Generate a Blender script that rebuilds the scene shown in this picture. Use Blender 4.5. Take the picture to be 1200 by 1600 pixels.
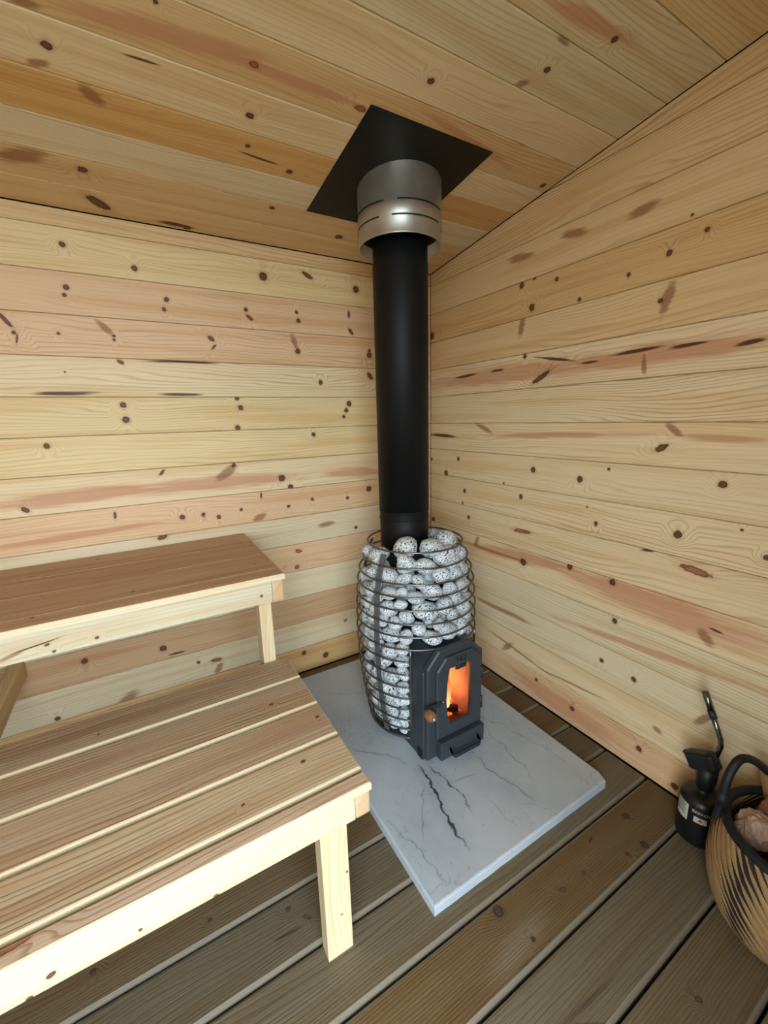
import bpy, bmesh, math, random
import numpy as np
from mathutils import Vector, Matrix, noise as mnoise

for o in list(bpy.data.objects):
    bpy.data.objects.remove(o)
S = bpy.context.scene
COL = S.collection
PI = math.pi

# ------------------------------------------------------------------ camera
F_PX = 653.93
fwd = Vector((0.49016, 0.84339, -0.21930))
rgt = Vector((0.86145, -0.50708, -0.02605))
fwd.normalize()
rgt = (rgt - fwd * rgt.dot(fwd)).normalized()
upv = rgt.cross(fwd)
cam = bpy.data.cameras.new('camera')
cam.sensor_fit = 'VERTICAL'
cam.sensor_height = 24.0
cam.sensor_width = 18.0
cam.lens = F_PX / 1600.0 * 24.0
cam.clip_start = 0.02
camo = bpy.data.objects.new('camera', cam)
camo.matrix_world = Matrix(((rgt.x, upv.x, -fwd.x, -1.3372), (rgt.y, upv.y, -fwd.y, -1.7932),
                            (rgt.z, upv.z, -fwd.z, 1.2037), (0, 0, 0, 1)))
COL.objects.link(camo)
S.camera = camo

# ------------------------------------------------------------------ daylight and exposure
W = bpy.data.worlds.new('sky')
S.world = W
W.use_nodes = True
wt = W.node_tree
bg = wt.nodes['Background']
bg.inputs[0].default_value = (0.78, 0.91, 1.0, 1)
bg.inputs[1].default_value = 12.6
# the open doorway behind the camera, as a sampling portal for the sky (gives no light of its own)
DOOR_X0, DOOR_X1, DOOR_H, FRONT_Y = -1.95, -0.98, 1.98, -2.00
pd = bpy.data.lights.new('doorway_portal', 'AREA')
pd.shape = 'RECTANGLE'
pd.size = DOOR_X1 - DOOR_X0
pd.size_y = DOOR_H
pd.cycles.is_portal = True
po = bpy.data.objects.new('doorway_portal', pd)
po.location = ((DOOR_X0 + DOOR_X1) / 2, FRONT_Y - 0.05, DOOR_H / 2)
po.rotation_euler = (PI / 2, 0, 0)
COL.objects.link(po)
S.view_settings.view_transform = 'Standard'
S.view_settings.look = 'None'
S.view_settings.gamma = 1.0
S.view_settings.use_curve_mapping = False
S.view_settings.exposure = 0.0
S.cycles.max_bounces = 7
S.cycles.diffuse_bounces = 4
S.cycles.use_adaptive_sampling = True
S.cycles.adaptive_threshold = 0.1
S.cycles.adaptive_min_samples = 16
S.cycles.use_denoising = True
S.cycles.sample_clamp_indirect = 6.0

# ------------------------------------------------------------------ node helpers
def lin(h):
    h = h.lstrip('#')
    o = []
    for i in (0, 2, 4):
        c = int(h[i:i + 2], 16) / 255
        o.append(c / 12.92 if c <= 0.04045 else ((c + 0.055) / 1.055) ** 2.4)
    return (o[0], o[1], o[2], 1.0)


class NT:
    def __init__(self, tree):
        self.t = tree

    def node(self, typ, **kw):
        n = self.t.nodes.new(typ)
        for k, v in kw.items():
            setattr(n, k, v)
        return n

    def put(self, sock, v):
        if isinstance(v, bpy.types.NodeSocket):
            self.t.links.new(v, sock)
        elif v is not None:
            sock.default_value = v

    def m(self, op, a, b=None, c=None, clamp=False):
        n = self.node('ShaderNodeMath', operation=op, use_clamp=clamp)
        for i, v in enumerate((a, b, c)):
            self.put(n.inputs[i], v)
        return n.outputs[0]

    def vm(self, op, a, b=None):
        n = self.node('ShaderNodeVectorMath', operation=op)
        self.put(n.inputs[0], a)
        self.put(n.inputs[1], b)
        return n.outputs['Value' if op in ('LENGTH', 'DOT_PRODUCT', 'DISTANCE') else 0]

    def sep(self, v):
        n = self.node('ShaderNodeSeparateXYZ')
        self.put(n.inputs[0], v)
        return n.outputs

    def comb(self, x, y, z=0.0):
        n = self.node('ShaderNodeCombineXYZ')
        for i, v in enumerate((x, y, z)):
            self.put(n.inputs[i], v)
        return n.outputs[0]

    def noise(self, vec, scale=1.0, detail=2.0, rough=0.5, dist=0.0, dim='3D'):
        n = self.node('ShaderNodeTexNoise', noise_dimensions=dim)
        self.put(n.inputs['Vector'], vec)
        n.inputs['Scale'].default_value = scale
        n.inputs['Detail'].default_value = detail
        n.inputs['Roughness'].default_value = rough
        n.inputs['Distortion'].default_value = dist
        return n.outputs['Fac']

    def smooth(self, x, e0, e1):
        n = self.node('ShaderNodeMapRange', interpolation_type='SMOOTHSTEP')
        self.put(n.inputs[0], x)
        self.put(n.inputs[1], e0)
        self.put(n.inputs[2], e1)
        return n.outputs[0]

    def mix(self, f, a, b, blend='MIX'):
        n = self.node('ShaderNodeMix', data_type='RGBA', blend_type=blend)
        self.put(n.inputs[0], f)
        self.put(n.inputs[6], a)
        self.put(n.inputs[7], b)
        return n.outputs[2]


def new_group(name, ins, outs):
    g = bpy.data.node_groups.new(name, 'ShaderNodeTree')
    for n, t in ins:
        g.interface.new_socket(n, in_out='INPUT', socket_type=t)
    for n, t in outs:
        g.interface.new_socket(n, in_out='OUTPUT', socket_type=t)
    T = NT(g)
    gi = T.node('NodeGroupInput')
    go = T.node('NodeGroupOutput')
    return g, T, gi.outputs, go.inputs


VEC, FLT, RGB = 'NodeSocketVector', 'NodeSocketFloat', 'NodeSocketColor'

# grain of a sawn board: growth rings as level lines of a warped field
g_grain, T, gi, go = new_group('board_grain',
    [('Vector', VEC), ('Seed', FLT), ('Field', FLT), ('Freq', FLT), ('Warp', FLT), ('Contrast', FLT), ('Fibre', FLT), ('Sharp', FLT),
     ('Light', RGB), ('Dark', RGB)], [('Color', RGB), ('Height', FLT)])
uu = T.sep(gi['Vector'])
sd = gi['Seed']


def n2d(fu, fv, ou, ov, detail):
    return T.noise(T.comb(T.m('MULTIPLY_ADD', uu[0], fu, T.m('MULTIPLY', sd, ou)), T.m('MULTIPLY_ADD', uu[1], fv, T.m('MULTIPLY', sd, ov)), 0.0), 1.0, detail, dim='2D')


n1 = n2d(1.1, 7.0, 7.31, 3.17, 1.0)
n2 = n2d(5.0, 45.0, 1.37, 2.71, 0.0)
blo = n2d(1.3, 26.0, 3.7, 1.9, 1.0)
fib = n2d(9.0, 420.0, 1.0, 5.3, 1.0)
fld = T.m('MULTIPLY_ADD', uu[1], gi['Freq'], gi['Field'])
fld = T.m('MULTIPLY_ADD', T.m('SUBTRACT', n1, 0.5), gi['Warp'], fld)
fld = T.m('MULTIPLY_ADD', n2, 0.9, fld)
fr = T.m('FRACT', fld)
ring = T.m('MULTIPLY', T.smooth(fr, gi['Sharp'], 0.92), T.smooth(fr, 1.0, 0.93))
amt = T.m('MULTIPLY', T.m('MULTIPLY', ring, gi['Contrast']), T.m('MULTIPLY_ADD', n1, 1.5, -0.2, clamp=True))
heart = T.mix(1.0, gi['Light'], (0.85, 0.71, 0.53, 1), 'MULTIPLY')
c = T.mix(T.m('MULTIPLY', T.smooth(blo, 0.42, 0.72), 0.55), gi['Light'], heart)
c = T.mix(amt, c, gi['Dark'])
fm = T.m('MULTIPLY_ADD', T.m('SUBTRACT', fib, 0.5), gi['Fibre'], 1.0)
c2 = T.node('ShaderNodeVectorMath', operation='SCALE')
T.put(c2.inputs[0], c)
T.put(c2.inputs['Scale'], fm)
T.put(go['Color'], c2.outputs[0])
T.put(go['Height'], T.m('ADD', T.m('MULTIPLY', ring, -0.5), T.m('MULTIPLY', fib, 0.8)))


RIM = lin('2e1510')
KIND = {  # kind: (core colour, strength, soft)
    'k': (lin('6f3a24'), 0.95, None), 'K': (lin('74452f'), 0.95, None), 'o': (lin('a35c38'), 0.85, None),
    'c': (lin('3f1c12'), 0.92, 0.35), 'b': (lin('855331'), 0.75, 0.45), 'r': (lin('93502f'), 0.7, 0.4), 'h': (lin('bb8260'), 0.72, 0.42)}


def wood(name, light, dark, spots=(), seed=0.0, freq=85.0, warp=7.0, contrast=0.45, fibre=0.16, rough=0.55, bump=0.15,
         spec=0.3, kind=KIND, sharp=0.5):
    """board material: grain plus this board's own knots and streaks (local x runs along the board)"""
    mt = bpy.data.materials.new(name)
    mt.use_nodes = True
    T = NT(mt.node_tree)
    b = mt.node_tree.nodes['Principled BSDF']
    tc = T.node('ShaderNodeTexCoord')
    vec = tc.outputs['Object']
    s0 = T.sep(vec)
    flat = T.comb(s0[0], s0[1], 0.0)
    # the edges and ends of a board are cut from the same wood: fold the thickness into the width
    vec = T.comb(s0[0], T.m('ADD', s0[1], T.m('MULTIPLY', s0[2], 0.9)), 0.0)
    nk = T.m('MULTIPLY_ADD', T.noise(vec, 90.0, 0.0, dim='2D'), 0.4, -0.2) if any(q[0] in 'kKo' for q in spots) else None
    nb = T.m('MULTIPLY_ADD', T.noise(T.comb(T.m('MULTIPLY', s0[0], 7.0), T.m('MULTIPLY', s0[1], 90.0), 0.0), 1.0, 1.0, dim='2D'), 0.9, -0.45) if any(q[0] in 'hbrc' for q in spots) else None
    field = None
    dists = {}
    for q in spots:
        t, u, v, ru, rv, a = q
        ks = 0.74 if t in 'kKo' else 1.0
        mp = T.node('ShaderNodeMapping', vector_type='TEXTURE')
        T.put(mp.inputs[0], vec)
        mp.inputs[1].default_value = (u, v, 0)
        mp.inputs[2].default_value = (0, 0, a)
        mp.inputs[3].default_value = (ru * ks, rv * ks, 1)
        ln = T.vm('LENGTH', mp.outputs[0])
        if t in 'kKo':   # growth rings swerve around a knot
            amt_ = 2.8 * (1 if (u * 997) % 2 > 1 else -1)
            field = T.m('MULTIPLY_ADD', T.smooth(ln, 5.5, 0.6), amt_, field if field is not None else 0.0)
        dists[q] = T.m('ADD', ln, nk if t in 'kKo' else nb)
    g = T.node('ShaderNodeGroup', node_tree=g_grain)
    T.put(g.inputs['Vector'], vec)
    if field is not None:
        T.put(g.inputs['Field'], field)
    for k, v in (('Seed', seed), ('Freq', freq), ('Warp', warp), ('Contrast', contrast), ('Fibre', fibre), ('Sharp', sharp), ('Light', light), ('Dark', dark)):
        g.inputs[k].default_value = v
    col = g.outputs['Color']
    for q in sorted(spots, key=lambda q: 'hbrcoKk'.index(q[0])):
        kc, st, soft = kind[q[0]]
        d = dists[q]
        if soft:     # heartwood streak, smudge or pitch crack
            col = T.mix(T.m('MULTIPLY', T.smooth(d, 1 + soft, 1 - soft), st), col, kc)
        else:        # knot: warm halo, reddish core, dark ring around it
            col = T.mix(T.m('MULTIPLY', T.smooth(d, 2.2, 0.9), 0.30), col, kc)
            rim = T.m('MULTIPLY_ADD', T.smooth(d, 0.5, 0.95), 0.62, 0.20)
            col = T.mix(T.m('MULTIPLY', T.smooth(d, 1.16, 0.95), st), col, T.mix(rim, kc, RIM))
    T.put(b.inputs['Base Color'], col)
    b.inputs['Roughness'].default_value = rough
    b.inputs['Specular IOR Level'].default_value = spec
    if bump:
        bn = T.node('ShaderNodeBump')
        bn.inputs['Strength'].default_value = bump
        bn.inputs['Distance'].default_value = 0.0015
        T.put(bn.inputs['Height'], g.outputs['Height'])
        T.put(b.inputs['Normal'], bn.outputs[0])
    return mt


def plain(name, col, rough=0.5, metal=0.0, spec=0.5, var=0.0, vscale=30.0, bump=0.0, bscale=200.0, coat=0.0):
    """one-colour surface with a little procedural unevenness"""
    mt = bpy.data.materials.new(name)
    mt.use_nodes = True
    T = NT(mt.node_tree)
    b = mt.node_tree.nodes['Principled BSDF']
    tc = T.node('ShaderNodeTexCoord')
    nz = T.noise(tc.outputs['Object'], vscale, 3.0)
    hi = tuple(min(1, x * (1 + var)) for x in col[:3]) + (1,)
    lo = tuple(x * (1 - var) for x in col[:3]) + (1,)
    T.put(b.inputs['Base Color'], T.mix(nz, lo, hi))
    T.put(b.inputs['Roughness'], T.m('MULTIPLY_ADD', T.m('SUBTRACT', nz, 0.5), 0.12, rough, clamp=True))
    b.inputs['Metallic'].default_value = metal
    b.inputs['Specular IOR Level'].default_value = spec
    if coat:
        b.inputs['Coat Weight'].default_value = coat
    if bump:
        bn = T.node('ShaderNodeBump')
        bn.inputs['Strength'].default_value = bump
        bn.inputs['Distance'].default_value = 0.001
        T.put(bn.inputs['Height'], T.noise(tc.outputs['Object'], bscale, 2.0))
        T.put(b.inputs['Normal'], bn.outputs[0])
    return mt


# ------------------------------------------------------------------ mesh helpers
WM = {}


def link(name, me, mat=None, parent=None, mw=None):
    """link one mesh object; mw is its matrix in the room, kept right under any parent"""
    o = bpy.data.objects.new(name, me)
    COL.objects.link(o)
    if mat is not None and me is not None and not me.materials:
        me.materials.append(mat)
    if parent is not None:
        o.parent = parent
    if mw is not None:
        o.matrix_basis = (WM[parent.name].inverted() @ mw) if parent is not None else mw
        WM[o.name] = mw.copy()
    return o


def tag(o, label=None, cat=None, group=None, kind=None):
    for k, v in (('label', label), ('category', cat), ('group', group), ('kind', kind)):
        if v:
            o[k] = v
    return o


def empty(name, loc=(0, 0, 0)):
    o = bpy.data.objects.new(name, None)
    o.empty_display_size = 0.05
    o.location = loc
    COL.objects.link(o)
    WM[o.name] = Matrix.Translation(loc)
    return o


def bm_mesh(bm, name, smooth=False, recalc=True):
    if recalc:
        bmesh.ops.recalc_face_normals(bm, faces=bm.faces)
    me = bpy.data.meshes.new(name)
    bm.to_mesh(me)
    bm.free()
    if smooth:
        for p in me.polygons:
            p.use_smooth = True
    return me


def frame(u, v, n, o):
    return Matrix(((u[0], v[0], n[0], o[0]), (u[1], v[1], n[1], o[1]), (u[2], v[2], n[2], o[2]), (0, 0, 0, 1)))


def inset(poly, b):
    """convex polygon (ccw) moved inwards by b"""
    n = len(poly)
    out = []
    for i in range(n):
        p0, p1, p2 = Vector(poly[i - 1]), Vector(poly[i]), Vector(poly[(i + 1) % n])
        d1, d2 = (p1 - p0).normalized(), (p2 - p1).normalized()
        n1, n2 = Vector((-d1.y, d1.x)), Vector((-d2.y, d2.x))
        k = (n1 + n2)
        den = 1 + n1.dot(n2)
        out.append(tuple(p1 + k * (b / max(den, 0.2))))
    return out


def plank_mesh(name, poly, t, b, rnd=False, edge=None):
    """board with eased long edges: face at z=0, back at z=-t"""
    bm = bmesh.new()
    levels = [(b, 0.0), (0.0, -b), (0.0, -t)] if not rnd else [(b, 0.0), (b * 0.3, -b * 0.3), (0.0, -b), (0.0, -t)]
    rings = []
    for ins, z in levels:
        pp = inset(poly, ins) if ins else poly
        rings.append([bm.verts.new((x, y, z)) for x, y in pp])
    bm.faces.new(rings[0])
    for a, c in zip(rings, rings[1:]):
        for i in range(len(poly)):
            j = (i + 1) % len(poly)
            bm.faces.new((a[j], a[i], c[i], c[j]))
    bm.faces.new(list(reversed(rings[-1])))
    me = bm_mesh(bm, name)
    if edge:   # the sawn edges take their own wood, mostly paler
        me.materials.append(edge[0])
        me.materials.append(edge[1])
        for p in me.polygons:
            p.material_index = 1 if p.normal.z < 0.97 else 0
    return me


def box_mesh(name, sx, sy, sz, bev=0.0, seg=2, smooth=False):
    bm = bmesh.new()
    bmesh.ops.create_cube(bm, size=1.0)
    bmesh.ops.scale(bm, vec=(sx, sy, sz), verts=bm.verts)
    if bev:
        bmesh.ops.bevel(bm, geom=list(bm.edges), offset=bev, segments=seg, profile=0.5, affect='EDGES')
    return bm_mesh(bm, name, smooth)


def beam(name, lo, hi, axis, mat, parent=None, bev=0.003):
    """sawn timber between two corners; local x runs along its length"""
    size = [hi[i] - lo[i] for i in range(3)]
    c = [(hi[i] + lo[i]) / 2 for i in range(3)]
    if axis == 'x':
        u, v, n = (1, 0, 0), (0, 1, 0), (0, 0, 1)
    elif axis == 'y':
        u, v, n = (0, 1, 0), (-1, 0, 0), (0, 0, 1)
    else:
        u, v, n = (0, 0, 1), (1, 0, 0), (0, 1, 0)
    ix = [max(range(3), key=lambda k: abs(a[k])) for a in (u, v, n)]
    me = box_mesh(name, size[ix[0]], size[ix[1]], size[ix[2]], bev)
    return link(name, me, mat, parent, frame(u, v, n, c))


def lathe(name, prof, seg=48, smooth=True, a0=0.0, a1=2 * PI, close=True):
    """surface of revolution from (radius, z) pairs"""
    bm = bmesh.new()
    full = abs(a1 - a0 - 2 * PI) < 1e-6
    n = seg if full else seg + 1
    rows = []
    for r, z in prof:
        if r < 1e-6:
            rows.append([bm.verts.new((0, 0, z))])
        else:
            rows.append([bm.verts.new((r * math.cos(a0 + (a1 - a0) * i / seg), r * math.sin(a0 + (a1 - a0) * i / seg), z)) for i in range(n)])
    for A, B in zip(rows, rows[1:]):
        for i in range(seg):
            j = (i + 1) % n
            if len(A) == 1 and len(B) == 1:
                continue
            if len(A) == 1:
                bm.faces.new((A[0], B[i], B[j]))
            elif len(B) == 1:
                bm.faces.new((A[i], B[0], A[j]))
            else:
                bm.faces.new((A[i], B[i], B[j], A[j]))
    return bm_mesh(bm, name, smooth)


def tube(name, pts, r, seg=10, closed=False, radii=None, flat=None):
    """round bar (or flat bar: flat=(half width, half thickness)) swept along points"""
    bm = bmesh.new()
    P = [Vector(p) for p in pts]
    n = len(P)
    prev = None
    rows = []
    for i, p in enumerate(P):
        a = P[i - 1] if (i or closed) else P[i]
        c = P[(i + 1) % n] if (i < n - 1 or closed) else P[i]
        t = (c - a).normalized()
        if prev is None:
            ref = Vector((0, 0, 1)) if abs(t.z) < 0.9 else Vector((0, 1, 0))
            x = ref.cross(t).normalized()
        else:
            x = (prev - t * prev.dot(t)).normalized()
        prev = x
        y = t.cross(x)
        rr = radii[i] if radii else r
        row = []
        for k in range(seg):
            q = 2 * PI * k / seg
            row.append(bm.verts.new(p + x * (rr * math.cos(q)) + y * (rr * math.sin(q))))
        rows.append(row)
    m = n if closed else n - 1
    for i in range(m):
        A, B = rows[i], rows[(i + 1) % n]
        for k in range(seg):
            j = (k + 1) % seg
            bm.faces.new((A[k], A[j], B[j], B[k]))
    if not closed:
        bm.faces.new(list(reversed(rows[0])))
        bm.faces.new(rows[-1])
    return bm_mesh(bm, name, True)


def prism(name, poly, d, bev=0.0, seg=2):
    """polygon (x, z) pushed along -y by d, front at y=-d; bevelled front edge"""
    bm = bmesh.new()
    A = [bm.verts.new((x, 0, z)) for x, z in poly]
    B = [bm.verts.new((x, -d, z)) for x, z in poly]
    bm.faces.new(A)
    fb = bm.faces.new(list(reversed(B)))
    for i in range(len(poly)):
        j = (i + 1) % len(poly)
        bm.faces.new((A[j], A[i], B[i], B[j]))
    bmesh.ops.recalc_face_normals(bm, faces=bm.faces)
    if bev:
        bmesh.ops.bevel(bm, geom=list(fb.edges), offset=bev, segments=seg, profile=0.5, affect='EDGES')
    return bm_mesh(bm, name)


def text_mesh(body, size, extrude=0.0):
    cu = bpy.data.curves.new('lettering', 'FONT')
    cu.body = body
    cu.size = size
    cu.extrude = extrude
    cu.align_x = 'CENTER'
    cu.align_y = 'CENTER'
    ob = bpy.data.objects.new('lettering_source', cu)
    COL.objects.link(ob)
    me = bpy.data.meshes.new_from_object(ob.evaluated_get(bpy.context.evaluated_depsgraph_get()))
    bpy.data.objects.remove(ob)
    bpy.data.curves.remove(cu)
    return me

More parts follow.
